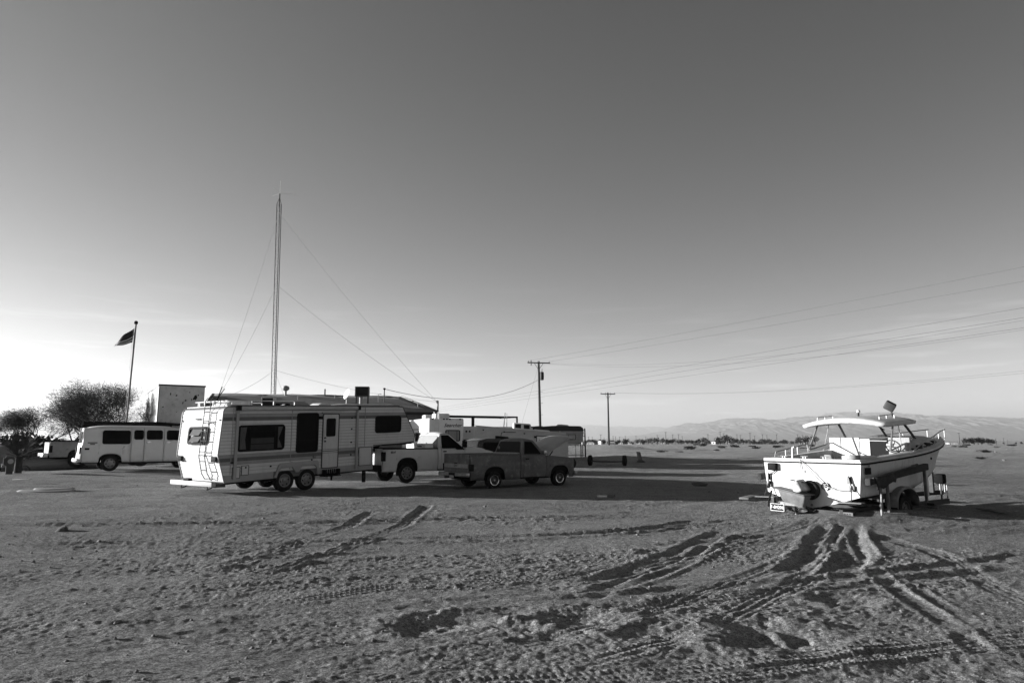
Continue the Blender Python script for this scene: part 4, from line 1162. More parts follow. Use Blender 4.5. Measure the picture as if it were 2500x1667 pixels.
def boat_trailer():
    zg = zb(BC.x, BC.y)
    t = thing('boat_trailer', 'rusty boat trailer sunk in sand beneath the cabin boat, plate at its tail', 'boat trailer', (BC.x, BC.y, 0), BPHI)
    rm = M('galv', .035, .7, metal=.2, var=.4, vscale=5, dirt=.5, dirtv=.05)
    for y in (-.80, .80):
        MB().box(-.35, 4.6, y-.04, y+.04, .12, .24).build('frame_rail', rm, t)
        MB().hexa([(4.55, y-.04, .12), (4.65, y+.04, .12), (6.4, .04*(1 if y > 0 else -1)+.03, .22), (6.3, .04*(1 if y > 0 else -1)-.03, .22), (4.55, y-.04, .24), (4.65, y+.04, .24), (6.4, .04*(1 if y > 0 else -1)+.03, .34), (6.3, .04*(1 if y > 0 else -1)-.03, .34)]).build('tongue_rail', rm, t)
    for x in (-.30, 1.2, 3.4): MB().box(x, x+.10, -1.0, 1.0, .10, .20).build('cross_member', rm, t)
    # perforated rear plates
    for y0, y1 in ((-1.05, -.74), (.10, .24)):
        pl = MB().box(-.345, -.325, y0, y1, .07, .20).build('rear_plate', M('plate_pale', .10, .6, var=.3), t)
        k = y0+.05
        while k < y1-.03:
            for z in (.11, .155): MB().box(-.349, -.343, k, k+.025, z, z+.02).build('bolt_hole', BLACK, pl)
            k += .055
    pl = MB().box(-.74, -.73, .28, .62, .14, .30).build('licence_plate', M('plate_dark', .02, .8, spec=.02, var=.2), t)
    text(pl, 'F-84206', .10, (-.746, .45, .22), (R(90), 0, R(-90)), M('plate_white', .75, .5), name='plate_number')
    MB().ring(rr(.28, .62, .14, .30, .01), rr(.288, .612, .148, .292, .008), -.746, -.735, axis='x').build('plate_rim', M('plate_white', .75, .5), pl)
    # near side posts, guide boards
    for x, z0, z1 in ((.36, .05, .80), (.66, .1, .78), (2.38, .3, 1.16)):
        MB().box(x-.026, x+.026, -1.32, -1.27, z0, z1).build('guide_post', M('post_steel_dull', .10, .7, var=.4, vscale=6), t)
    for x, z0, z1 in ((.36, .05, .80), (2.38, .3, 1.16)):
        MB().box(x-.035, x+.035, 1.26, 1.33, z0, z1).build('guide_post', RUST, t)
    for y0, y1 in ((-1.36, -1.24), (1.24, 1.36)):
        MB().hexa([(-.15, y0, .76), (2.48, y0, 1.02), (2.48, y1, 1.02), (-.15, y1, .76), (-.15, y0, .90), (2.48, y0, 1.17), (2.48, y1, 1.17), (-.15, y1, .90)]).build('guide_board', M('carpet_dark', .035, .95, var=.4, vscale=8), t, bevel=.02)
    MB().tube([(-.1, -1.40, .92), (1.7, -1.40, 1.13)], .014).tube([(1.6, -1.40, 1.12), (1.85, -1.40, 1.15)], .03).build('boat_pole', RUST, t)
    # sagging carpet hung over the guide board
    P = []
    for i in range(9):
        a = i/8
        P.append([(.05+.8*a, -1.375-.02*math.sin(5*a), .93+.09*a), (.05+.8*a, -1.40-.03*math.sin(9*a), .78+.09*a), (.05+.76*a, -1.37-.04*math.sin(7*a+1), .66+.12*a+.05*math.sin(9*a))])
    MB().grid(P).build('carpet_flap', M('carpet_dark', .035, .95), t, solid=.015)
    MB().tube([(.18, -1.40, .58), (.16, -1.39, .3), (.17, -1.38, .12)], .016).build('hanging_strap', M('strap', .4, .8, var=.4, vscale=20), t)
    # wheel and rounded fender
    for s_ in (-1, 1):
        wheel(t, 1.62, s_*1.10, .17, .31, .20, 'dark', s_)
        P = []
        for i in range(17):
            a = math.pi*(i/16)
            x = 1.62 - .50*math.cos(a); z = .24 + .44*math.sin(a)**.7
            P.append([(x, s_*.98, z), (x, s_*1.24, z), (x+.0, s_*1.27, z-.05)])
        MB().grid(P).build('fender', M('fender_grey', .17, .6, var=.35, vscale=4, dirt=.4, dirtv=.06), t, solid=.012)
        MB().box(1.35, 1.9, s_*1.0 - .01, s_*1.0 + .01, .30, .66).build('fender_back', UNDER, t)
    MB().tube([(1.62, -1.0, .26), (1.62, 1.0, .26)], .04).build('axle', RUST, t)
    MB().box(2.45, 2.52, -1.30, -1.22, .42, .98).build('bow_upright', M('post_pale', .45, .5), t)
    # winch stand and jack at the tongue
    MB().box(5.55, 5.65, -.05, .05, .3, .85).build('winch_post', RUST, t)
    w = MB().box(5.95, 6.2, -.14, .10, .52, .78).build('winch', M('winch_dark', .012, .9, spec=.02), t, bevel=.04)
    MB().tube([(6.08, -.02, .55), (6.08, -.02, .05)], .028).build('tongue_jack', RUST, t)
    for k in range(4): MB().tube([(6.25, -.1+k*.06, .5), (6.25, -.1+k*.06, .25)], .012, n=5).build('chain', STEEL, t)
    return t
boat_trailer()

# ------------------------------------------------------------------ roadside store with a hip roof and a tall sign front
ROOFM = M('composite_roof', .20, .9, var=.15, vscale=.8, bump=.02, bscale=6)
STUCCO = M('peeling_stucco', .58, .9, var=.2, vscale=1.2, dirt=.3, dirtv=.1)
WALLM = M('store_wall', .16, .9, var=.2)
def store():
    M0 = Vector((-22.6, 49.8, 0)); ph = R(16)
    t = thing('roadside_store', 'low roadside store with grey hip roof and tall peeling sign front', 'building', (M0.x, M0.y, .3), ph)
    L, D, ez, rz_ = 17.4, 10.0, 3.6, 5.1
    for nm, a in (('wall', (.3, L-.6, .5, .65)), ('wall', (.3, L-.6, D-.6, D-.45)), ('wall', (.3, .45, .66, D-.61)), ('wall', (L-.75, L-.6, .66, D-.61))):
        MB().box(a[0], a[1], a[2], a[3], 0, ez-.02).build(nm, WALLM, t)
    # roof slopes: front, back, right hip, left gable end cut by the sign front
    hx = L-2.4
    pts = [(0, 0, ez), (L, 0, ez), (L, D, ez), (0, D, ez), (0, D/2, rz_), (hx, D/2, rz_)]
    for nm, f in (('roof_slope', (0, 1, 5, 4)), ('roof_slope', (2, 3, 4, 5)), ('roof_slope', (1, 2, 5)), ('gable', (3, 0, 4))):
        P = [pts[i] for i in f]
        if nm == 'gable': MB().add(P, [tuple(range(len(P)))]).build(nm, WALLM, t, solid=.1); continue
        # subdivide a little so that the surface can sag
        if len(P) == 4:
            G = []
            for i in range(25):
                a = i/24; lo = Vector(P[0]).lerp(Vector(P[1]), a); hi = Vector(P[3]).lerp(Vector(P[2]), a)
                G.append([(lo.lerp(hi, j/6) + Vector((0, 0, .035*math.sin(a*19+j)+.03*math.sin(a*7+2*j)))) for j in range(7)])
            MB().grid(G).build(nm, ROOFM, t, solid=.12, soff=-1)
        else: MB().add(P, [(0, 1, 2)]).build(nm, ROOFM, t, solid=.12, soff=-1)
    MB().box(-.02, L+.02, -.06, .0, ez-.22, ez-.01).build('fascia', M('fascia', .03, .8), t)
    MB().box(L, L+.06, 0, D, ez-.22, ez-.01).build('fascia', M('fascia', .03, .8), t)
    # rooftop bits
    def on_roof(x, y): return ez + (rz_-ez)*min(y, D-y)/(D/2)
    for x in (8.7, 12.0): MB().lathe([(.06, 0), (.06, .55), (.001, .55)], (x, D/2-.2, rz_-.05), axis='z', n=10).build('vent_pipe', M('pipe_dark', .03, .6), t)
    v = MB().lathe([(.09, -.2), (.09, .25), (.10, .28)], (5.6, D/2-.3, rz_), axis='z', n=14).build('turbine_vent', GREY, t)
    MB().lathe([(.12, .28), (.26, .38), (.30, .50), (.26, .62), (.12, .70), (.001, .72)], (5.6, D/2-.3, rz_), axis='z', n=18).build('turbine_head', M('turbine', .26, .5, metal=.4, var=.3, vscale=20, stretch=(6, 6, .3)), v)
    m1 = MB().tube([(13.4, 2.9, on_roof(13.4, 2.9)), (13.4, 2.9, on_roof(13.4, 2.9)+1.15)], .05).build('service_mast', M('mast', .12, .5, metal=.4), t)
    MB().lathe([(.001, 1.0), (.10, 1.05), (.10, 1.15), (.001, 1.2)], (13.4, 2.9, on_roof(13.4, 2.9)), axis='z', n=12).build('weather_head', BLACK, m1)
    MB().tube([(12.9, 2.7, on_roof(12.9, 2.7)), (12.9, 2.7, on_roof(12.9, 2.7)+.7), (13.15, 2.75, on_roof(12.9, 2.7)+.72)], .03).build('vent_pipe', STEEL, t)
    for x, y in ((6.6, 3.3), (13.0, 1.0), (16.0, 1.6), (9.5, 4.0)): MB().tube([(x, y, on_roof(x, y)), (x, y, on_roof(x, y)+.3)], .04).build('vent_pipe', GREY, t)
    # sign front: an angled block, its lit face on the left carries faded lettering over an open porch
    sm = Matrix.Rotation(R(16), 4, 'Z'); A0 = Matrix.Rotation(-ph, 4, 'Z') @ (Vector((-24.8, 48, 0)) - M0)
    X = Matrix.Translation(A0) @ sm
    zt = 5.2
    MB(X).box(0, 2.95, 0, .18, -.2, zt).build('sign_front_side', STUCCO, t)
    MB(X).box(0, .22, .181, 14.2, 2.55, zt-.02).build('sign_front', M('sign_white', .55, .8, var=.2, vscale=1.5, dirt=.35, dirtv=.15), t)
    MB(X).box(2.75, 2.95, .181, 14.2, 2.0, zt-.02).build('sign_back', STUCCO, t)
    MB(X).box(-.05, 3.0, -.05, .30, zt+.001, zt+.10).build('parapet_cap', M('cap_dark', .04, .8), t)
    MB(X).box(-.05, .25, .31, 14.25, zt, zt+.06).build('parapet_cap', GREY, t)
    MB(X).box(-.03, .02, -.04, -.001, -.2, zt-.02).build('corner_board', M('cap_dark', .04, .8), t)
    for y in (.5, 4.2, 9.5, 13.9): MB(X).box(.0, .25, y-.14, y+.14, -.2, 2.54).build('porch_post', M('post_white', .5, .8), t)
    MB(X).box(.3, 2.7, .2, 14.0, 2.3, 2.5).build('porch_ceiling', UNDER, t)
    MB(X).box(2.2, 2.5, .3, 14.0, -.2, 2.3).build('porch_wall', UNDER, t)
    MB(X).box(-.02, .0, .6, 4.0, 1.95, 2.545).build('torn_fascia', MID, t)
    fm = M('faded_letters', .12, .9, var=.5, vscale=6)
    rnd = random.Random(5)
    y = 1.3
    for k in range(11):       # worn painted strokes, too faded to read
        h0 = 3.1+rnd.uniform(-.05, .1); h1 = 4.5+rnd.uniform(-.3, .05)
        MB(X).box(-.006, -.001, y, y+rnd.uniform(.28, .55), h0, h1).build('painted_stroke', fm if k % 3 else M('faded_letters2', .05, .9, var=.5, vscale=6), t)
        y += rnd.uniform(.95, 1.25)
    for k in range(16):       # flaked patches on the shaded face
        x = rnd.uniform(.3, 2.7); z = rnd.uniform(1.4, 4.8); w_ = rnd.uniform(.03, .10); h_ = rnd.uniform(.05, .2)
        if k == 0: x, z, w_, h_ = 2.35, 4.45, .14, .32
        MB(X).prism([(x-w_, z-h_*.5), (x+w_*.3, z-h_*.6), (x+w_, z-h_*.1), (x+w_*.4, z+h_*.6), (x-w_*.5, z+h_*.3)], -.004, -.001).build('flaked_patch', UNDER, t)
    return t
store()
def roof_box(name, label, cat, u0, v0, u1, v1, Y, depth, frame_mat, face_mat, legs=0.3):
    a, b = atY(u0, v1, Y), atY(u1, v0, Y)
    t = thing(name, label, cat, (a.x, Y, a.z-legs), R(8))
    w, h = b.x-a.x, b.z-a.z
    MB().box(0, w, 0, depth, legs, legs+h).build('cabinet', frame_mat, t, bevel=.02)
    MB().box(.07, w-.07, -.012, .002, legs+.07, legs+h-.07).build('pad_panel', face_mat, t)
    n = 7
    for k in range(n): MB().box(.09, w-.09, -.022, -.012, legs+.1+(h-.2)*k/n, legs+.1+(h-.2)*k/n+.025).build('louvre', M('louvre', .025, .6), t)
    if legs > .05:
        for x in (.08, w-.12):
            for y in (.08, depth-.12): MB().box(x, x+.05, y, y+.05, -.6, legs).build('leg', RUST, t)
        MB().tube([(w*.4, depth*.5, legs), (w*.4, depth*.5, -.5)], .12, n=10).build('duct', GREY, t)
    return t
roof_box('evaporative_cooler', 'dark square cooler box standing high on the store roof', 'cooler', 866, 943, 900.5, 967, 53.5, 1.0, M('cooler_frame', .10, .6), BLACK, .35)
roof_box('evaporative_cooler', 'dark cooler box in a pale frame above the camper roof rail', 'cooler', 637, 969, 668, 992, 50.6, .9, M('cooler_pale', .5, .5), BLACK, .05)
def rooftop_ac():
    p = atY(668, 1003, 50.9)
    t = thing('roof_duct', 'pale louvred duct housing beside the framed cooler on store roof', 'duct', p, R(12))
    MB().prism([(0, 0), (3.2, 0), (2.2, .72), (.0, .80)], .0, 1.0).build('housing', M('duct_pale', .20, .8, var=.15), t, bevel=.02)
    for z in (.14, .40): MB().box(.12, 1.15, -.012, .002, z, z+.18).build('louvre', BLACK, t)
rooftop_ac()
d0 = atY(846, 976, 52.6)
dish = thing('satellite_dish', 'bright white satellite dish on the roof beside the cooler', 'satellite dish', d0, R(38))
MB(Matrix.Translation((0, 0, .45)) @ Matrix.Rotation(R(-70), 4, 'Y')).lathe([(.001, -.10), (.2, -.08), (.38, -.02), (.42, .0)], (0, 0, 0), axis='z', n=22).build('reflector', M('dish_white', .75, .5), dish, solid=.02)
MB().tube([(0, 0, -.3), (0, 0, .4)], .03).build('mount', STEEL, dish)

# ------------------------------------------------------------------ radio tower with guy wires
def tower():
    Y = 63.0
    b, tp = atY(668, 960, Y), atY(682, 500, Y)
    k = (tp-b)/(tp.z-b.z)
    foot = b - k*(b.z-.2)
    t = thing('radio_tower', 'tall slender lattice radio mast rising behind the store roof', 'radio tower', foot, 0)
    H = tp.z - foot.z
    def P(z, i, r=.24):
        a = R(100) + i*2*math.pi/3
        return Vector((k.x*z + r*math.cos(a), k.y*z + r*math.sin(a), z))
    for i in range(3): MB().tube([P(0, i), P(H*.5, i), P(H, i)], .030, n=6).build('tower_leg', M('tower_steel', .02, .8, spec=.05), t)
    br = M('tower_brace', .05, .8, spec=.05)
    n = 36
    for i in range(3):
        j = (i+1) % 3
        m = MB()
        for s_ in range(n):
            z0, z1 = H*s_/n, H*(s_+1)/n
            m.tube([P(z0, i), P(z1, j)], .0042, n=4, cap=False)
            m.tube([P(z0, j), P(z1, i)], .0042, n=4, cap=False)
            m.tube([P(z1, i), P(z1, j)], .006, n=4, cap=False)
        o = m.build('lattice_bracing', br, t, smooth=0); o['kind'] = 'stuff'
    cz = Vector((k.x*H, k.y*H, H))
    for i in range(3): MB().tube([P(H, i), cz+Vector((0, 0, .7))], .022).build('tower_head', M('tower_steel', .035, .6), t)
    MB().tube([cz+Vector((0, 0, -.2)), cz+Vector((0, 0, 1.1))], .045).build('antenna_mast', M('tower_steel', .035, .6), t)
    MB().tube([cz+Vector((0, 0, 1.1)), cz+Vector((0, 0, 2.4))], .012).build('whip_antenna', GREY, t)
    for a in (20, 140, 260): MB().tube([cz+Vector((0, 0, 1.1)), cz+Vector((1.3*math.cos(R(a)), 1.3*math.sin(R(a)), 1.2))], .010, n=4).build('ground_plane_rod', GREY, t)
    AN = {'l': atY(531, 973, 51.5), 'r': atY(1067, 981, 56.0), 'b': Vector((-25.5, 74, 1.0)), 'c': Vector((-22.5, 76, 1.0))}
    gm = M('guy_wire', .20, .6)
    def guy(v, an, r=.011):
        f = (v-960)/(500-960)
        q = Vector(b).lerp(tp, f)-foot; e = AN[an]-foot
        pts = [q.lerp(e, i/10) - Vector((0, 0, .35*4*(i/10)*(1-i/10))) for i in range(11)]
        MB().tube(pts, r, n=4).build('guy_wire', gm, t)
    for v in (520, 700, 905): guy(v, 'l'); guy(v, 'r')
    for v in (560, 720): guy(v, 'b')
    guy(905, 'c')
    e = AN['l']-foot
    MB().tube([e, e+Vector((.3, 0, .9))], .035, n=5).build('turnbuckle', M('tower_steel', .035, .6), t)
    MB().tube([e, e+Vector((.5, 0, .75))], .03, n=5).build('turnbuckle', M('tower_steel', .035, .6), t)
    MB().tube([e+Vector((0, 0, -.3)), e], .05, n=6).build('anchor_eye', M('tower_steel', .035, .6), t)
tower()
ap = atY(1068, 1052, 56.0)
post = thing('anchor_post', 'pale steel post at the right end of the store roof', 'post', (ap.x, ap.y, zb(ap.x, ap.y)), 0)
MB().tube([(0, 0, 0), (0, 0, atY(1067, 979, 56.0).z)], .07, n=10).build('shaft', M('post_steel', .22, .6), post)
MB().box(-.12, .05, -.06, .06, atY(1067, 984, 56.0).z, atY(1067, 979, 56.0).z+.05).build('bracket', STEEL, post)

# ------------------------------------------------------------------ flagpole and flag
fb, ft = atY(308, 1036, 45), atY(332, 791, 45)
kf = (ft-fb)/(ft.z-fb.z); f0 = fb - kf*(fb.z-.33)
fp = thing('flagpole', 'leaning white flagpole rising behind the van', 'flagpole', f0, 0)
MB().tube([(0, 0, 0), (ft-f0)*.5, ft-f0], .062, n=10, r1=.055).build('shaft', M('pole_grey', .10, .5, var=.1), fp)
MB().lathe([(.001, -.02), (.11, 0), (.12, .10), (.09, .20), (.001, .22)], tuple(ft-f0), axis='z', n=12).build('finial', BLACK, fp)
MB().tube([(-.12, -.03, 1.0), (ft-f0)+Vector((-.13, -.03, -.3))], .008, n=4).build('halyard', GREY, fp)
def flag():
    top = atY(326, 801, 45); bot = atY(323, 836, 45); tip = atY(278, 844, 45)
    t = thing('flag', 'small tattered striped flag streaming from the leaning flagpole', 'flag', bot, 0)
    a, b_, c = top-bot, Vector((0, 0, 0)), tip-bot
    ns = 9
    for s_ in range(ns):
        P = []
        for i in range(13):
            u = i/12; row = []
            for j in range(3):
                v = (s_ + j/2)/ns
                p = b_.lerp(a, v)*(1-u**1.1) + c*u + Vector((0, 0, (v-.5)*.16*u))
                p = p + Vector((.0, .10*math.sin(6*u+2*v), .03*math.sin(9*u + v*3)))
                row.append(p)
            P.append(row)
        dark = s_ >= 5 or s_ % 2 == 0
        MB().grid(P).build('flag_stripe' if s_ < 5 else 'flag_canton', M('flag_dark', .035, .9, var=.2) if dark else M('flag_light', .5, .9), t, solid=.004)
flag()

# ------------------------------------------------------------------ other campers behind the pickups
def motorhome():
    a = atY(1046, 1085, 44.0)
    t = thing('motorhome', 'white motorhome with Searcher lettering and rear ladder, behind the white pickup', 'motorhome', (a.x, a.y, zb(a.x, a.y)), R(112))
    # x forward (away), rear face at x=0, right rear corner at y=-W
    W, H = 2.36, 3.1
    MB().box(0, 6.2, -W, 0, .75, H).build('body', WPAINT, t, bevel=.10, seg=4)
    MB().box(.1, 6.0, -W+.15, -.15, .35, .76).build('underbody', UNDER, t)
    MB().hexa([(6.2, -W+.05, 1.9), (7.6, -W+.15, 2.0), (7.6, -.15, 2.0), (6.2, -.05, 1.9), (6.2, -W+.05, H-.05), (7.3, -W+.2, H-.3), (7.3, -.2, H-.3), (6.2, -.05, H-.05)]).build('cab_over', WPAINT, t, bevel=.1)
    MB().box(6.2, 8.2, -W+.15, -.15, .45, 1.4).build('cab', WPAINT, t, bevel=.1)
    rm = Matrix.Rotation(R(-90), 4, 'Z')      # local x -> -y : draw on the rear face from left to right
    w = win(t, 1.10, 2.10, 1.62, 2.35, -.012, .10, .06, xf=rm, mull=(1.32, 1.88), gmat=M('rv_curtain', .20, .8, var=.3, vscale=5, stretch=(8, 8, 1)), name='rear_window')
    text(t, 'Searcher', .33, (-.014, -1.58, 2.64), (R(90), 0, R(-90)), M('decal', .03, .6), shear=.45, bold=.003)
    la = MB()
    for y in (-.36, -.64): la.tube([(-.10, y, 1.0), (-.10, y, 3.05), (-.05, y, 3.45), (.15, y, 3.48), (.22, y, 3.1)], .022)
    for z in (1.3, 1.7, 2.1, 2.45, 2.8): la.tube([(-.10, -.36, z), (-.10, -.64, z)], .018)
    la.build('ladder', M('ladder_pale', .5, .4), t)
    for y in (-.25, -1.0, -1.2, -1.4, -2.1): MB().box(-.03, .03, y-.06, y+.06, H-.10, H-.02).build('marker_lamp', BLACK, t, bevel=.01)
    for x, l, nm in ((1.0, .9, 'air_conditioner'), (3.6, .9, 'air_conditioner')):
        MB().box(x, x+l, -1.7, -.7, H, H+.34).build(nm, WHITE2, t, bevel=.08)
    for y, nm in ((-.22, 'tail_light'), (-2.14, 'tail_light')): MB().box(-.03, .02, y-.1, y+.1, 1.0, 1.25).build(nm, LENS, t)
    for x in (1.2, 6.9):
        wheel(t, x, -.25, .38, .38, .25, 'plain', 1); wheel(t, x, -W+.25, .38, .38, .25, 'plain', -1)
    lf = win(t, 2.0, 3.4, 1.6, 2.2, .012, .08, .05, out=1, name='side_window')
    win(t, 2.0, 3.4, 1.6, 2.2, -W-.012, .08, .05, name='side_window')
    MB().box(.12, 6.1, .001, .012, 2.38, 2.45).build('awning_rail', MID, t)  # thin mid grey strip along the left side
motorhome()

def ribbed_trailer(name, label, P0, ph, W, outline, lim, z0, z1, pitch, mat, windows=(), door=None, slope=0.0, roofm=None, wheels=(1.0, 1.8), wr=.34, group=None):
    t = thing(name, label, 'trailer', P0, ph, group)
    sh = Matrix.Identity(4); sh[2][0] = slope
    body = MB(sh).prism(outline, .012, W).build('body', M('shadow_gap_core', .5, .6), t)
    siding(body, lim, z0, z1, pitch, 0, lambda w: mat, -1, sh)
    for (a, b, c, d, mull, gm) in windows: win(t, a, b, c, d, -.018, .05, .04, xf=sh, mull=mull, gmat=gm)
    if door:
        a, b, c, d = door
        MB(sh).ring(rr(a, b, c, d, .04), rr(a+.04, b-.04, c+.04, d-.04, .03), -.035, 0).build('door_frame', BLACK, t)
        dd = MB(sh).prism(rr(a+.035, b-.035, c+.035, d-.035, .03), -.026, 0).build('door', WPAINT, t)
        MB(sh).prism(rr(a+.16, b-.16, d-.75, d-.22, .03), -.034, -.02).build('pane', DGLASS, dd)
    if roofm: 
        zt = max(p[1] for p in outline)
    for x in wheels:
        wheel(t, x, .14, wr, wr, .2, 'dark', -1); wheel(t, x, W-.14, wr, wr, .2, 'dark', 1)
    MB(sh).box(outline[0][0]+.1, outline[1][0]-.1, .1, W-.1, min(p[1] for p in outline)-.12, min(p[1] for p in outline)+.005).build('chassis', UNDER, t)
    return t, sh
# nose-down travel trailer
q0 = atY(1164, 1037, 41.0); q1 = atY(1382, 1056, 41.2)
ph1 = math.atan2(q1.y-q0.y, q1.x-q0.x); L1 = math.hypot(q1.y-q0.y, q1.x-q0.x)
sl1 = (q1.z-q0.z)/L1
def lim1(w):
    a = -.22*(2.55-w)/1.0 if w > 1.5 else -.22-.0*(1.5-w)
    return a+.0, L1 + .15*(1-abs(w-1.6)/1.0)
g0 = Vector((q0.x, q0.y, zb(q0.x, q0.y)))
tt, sh1 = ribbed_trailer('travel_trailer', 'plain ribbed white travel trailer pitched nose down behind the dark pickup', g0, ph1, 2.4,
    [(-.2, .62), (L1, .62), (L1+.12, 1.4), (L1, 2.50), (.05, 2.54), (-.22, 1.5)], lim1, .64, 2.52, .075, M('dull_siding', .38, .6, var=.12, vscale=1.0, dirt=.2, dirtv=.25),
    windows=[(1.1, 1.9, 1.5, 2.05, (), None)], door=(3.55, 4.25, .75, 2.28), slope=sl1, wheels=(2.4, 5.6))
MB(sh1).box(-.1, L1, -.02, 2.42, 2.535, 2.57).build('roof', WHITE2, tt)
for x in (.35, 1.6, 2.8): MB(sh1).box(x, x+.08, -.035, 0, 2.30, 2.36).build('marker_lamp', BLACK, tt)
ac = MB(sh1).box(2.2, 3.3, .8, 1.8, 2.57, 2.95).build('air_conditioner', WPAINT, tt, bevel=.08)
for a in (2.32, 2.85): MB(sh1).box(a, a+.36, .785, .80, 2.64, 2.88).build('grille', UNDER, ac)
MB(sh1).prism([(3.4, 2.57), (4.5, 2.57), (4.4, 2.66), (3.5, 2.66)], .8, 1.6).build('roof_hatch', WHITE2, tt, bevel=.02)
MB(sh1).box(3.42, 3.54, -.06, 0, 2.12, 2.24).build('porch_light', BLACK, tt)
# old fifth wheel with a dark peeling roof
def lim2(w):
    b = 5.0 if w > 1.35 else 3.6
    if w > 1.35: b = 5.0 - .25*max(0, (2.2-w))/1.0
    return 0, b
o0 = atY(1283, 1100, 56.0)
t2, sh2 = ribbed_trailer('travel_trailer', 'old camper with a dark peeling roof and raised nose, near the wire fence', Vector((o0.x, o0.y, zb(o0.x, o0.y))), R(14), 2.4,
    [(0, .55), (3.6, .55), (3.62, 1.33), (4.76, 1.33), (5.02, 2.3), (4.9, 2.62), (4.6, 2.76), (0, 2.62)], lim2, .57, 2.42, .16, M('dull_siding2', .32, .6, var=.15),
    windows=[(3.45, 4.30, 1.72, 2.16, (3.68,), M('pale_pane', .35, .3)), (1.2, 1.65, 1.75, 2.2, (), None), (.1, .9, 1.7, 2.1, (), M('pale_pane', .35, .3))], wheels=(1.4, 2.2))
MB(sh2).prism([(-.3, 2.43), (4.99, 2.43), (5.03, 2.5), (4.93, 2.72), (4.7, 2.84), (2.4, 2.86), (1.6, 2.80), (-.3, 2.62)], -.03, 2.43).build('roof', M('dark_roof', .04, .9, var=.3), t2, bevel=.04)
MB(sh2).prism([(-1.6, 2.5), (1.4, 2.79), (1.0, 2.83), (-.8, 2.7)], -.25, 2.2).build('loose_tarp', M('tarp', .14, .8, var=.2), t2, bevel=.02)
MB(sh2).prism([(3.0, 2.85), (4.0, 2.85), (3.9, 2.95), (3.2, 3.0)], .8, 1.4).build('roof_vent', STEEL, t2)
MB(sh2).box(2.9, 2.96, -.04, 0, .6, 2.44).build('corner_trim', WHITE2, t2)
# third camper, only its pale end shows
o3 = atY(1133, 1078, 46.5)
t3 = thing('travel_trailer', 'pale camper with rounded roof, mostly hidden between motorhome and ribbed trailer', 'trailer', (o3.x, o3.y, zb(o3.x, o3.y)), R(30))
MB().box(-.4, 5.5, 0, 2.3, .5, 2.62).build('body', WPAINT, t3, bevel=.12, seg=4)
for x in (.1, .35, 1.1): MB().box(x, x+.12, -.02, .01, 2.22, 2.34).build('marker_lamp', BLACK, t3)
MB().box(-.1, .9, -.02, .01, 1.0, 1.75).build('window', DGLASS, t3)
for k in range(4): MB().box(-.05, .85, -.035, -.021, 1.1+k*.16, 1.15+k*.16).build('louvre', MID, t3)
wheel(t3, 2.5, .14, .34, .34, .2, 'dark', -1); wheel(t3, 2.5, 2.16, .34, .34, .2, 'dark', 1)

# ------------------------------------------------------------------ cars half hidden
def small_car(name, label, cat, P, ph, L, W, H, paint, prof, belt, wb, glass=True):
    t = thing(name, label, cat, P, ph)
    lo = [(0, .30), (L, .30)] + prof['low'] 
    MB().prism(lo, .02, W-.02).build('body', paint, t, bevel=.05, seg=3)
    gh = prof['top']
    m = MB(); n = len(gh)
    yi = [.04 if z <= belt+.01 else .20 for x, z in gh]
    v = [(x, y, z) for (x, z), y in zip(gh, yi)] + [(x, W-y, z) for (x, z), y in zip(gh, yi)]
    m.add(v, [tuple(range(n)), tuple(range(2*n-1, n-1, -1))] + [(i, (i+1) % n, n+(i+1) % n, n+i) for i in range(n)])
    m.build('cabin', paint, t, bevel=.05, seg=3)
    for far in (0, 1):
        w = prof['win']
        MB().prism(w, (.065 if not far else W-.13), (.13 if not far else W-.065)).build('side_window', DGLASS, t)
    for x in wb:
        wheel(t, x, .12, .33, .33, .2, 'plain', -1); wheel(t, x, W-.12, .33, .33, .2, 'plain', 1)
    MB().box(-.08, .02, .05, W-.05, .35, .52).build('rear_bumper', BLACK, t, bevel=.03)
    MB().box(L-.02, L+.08, .05, W-.05, .35, .52).build('front_bumper', BLACK, t, bevel=.03)
    for y in (.12, W-.34): MB().box(L-.01, L+.03, y, y+.22, .60, .72).build('headlight', CHROME, t)
    for y in (.08, W-.28): MB().box(-.03, .01, y, y+.2, .62, .85).build('tail_light', LENS, t)
    return t
dk = M('dark_car_paint', .02, .2, spec=.8)
c0 = atY(1160, 1098, 33.5)
small_car('suv', 'dark station wagon roof showing between white and dark pickups', 'car', (c0.x, c0.y, zb(c0.x, c0.y)), R(37), 4.6, 1.85, 1.78, dk,
    dict(low=[(L_, z_) for L_, z_ in ((4.6, .80), (3.5, 1.02), (0, 1.0))], top=[(-.0, .98), (3.55, .98), (2.6, 1.62), (2.2, 1.76), (.9, 1.78), (.35, 1.66)], win=[(.4, 1.08), (3.0, 1.08), (2.45, 1.58), (.65, 1.60)]), .98, (.85, 3.6))
c1_ = ground(50, 1152, .3)
c1_ = Vector((-22.4, 38.5, zb(-25.0, 37.5)))
small_car('sedan', 'dark sedan with a sunlit hood edge behind the spiky palm', 'car', c1_, R(200), 4.5, 1.75, 1.4, dk,
    dict(low=[(4.5, .62), (4.35, .80), (3.1, 1.02), (0, .98)], top=[(.2, .96), (3.15, 1.0), (2.35, 1.42), (1.2, 1.44), (.7, 1.30)], win=[(.75, 1.05), (2.85, 1.05), (2.2, 1.38), (1.1, 1.40)]), .98, (.85, 3.5))
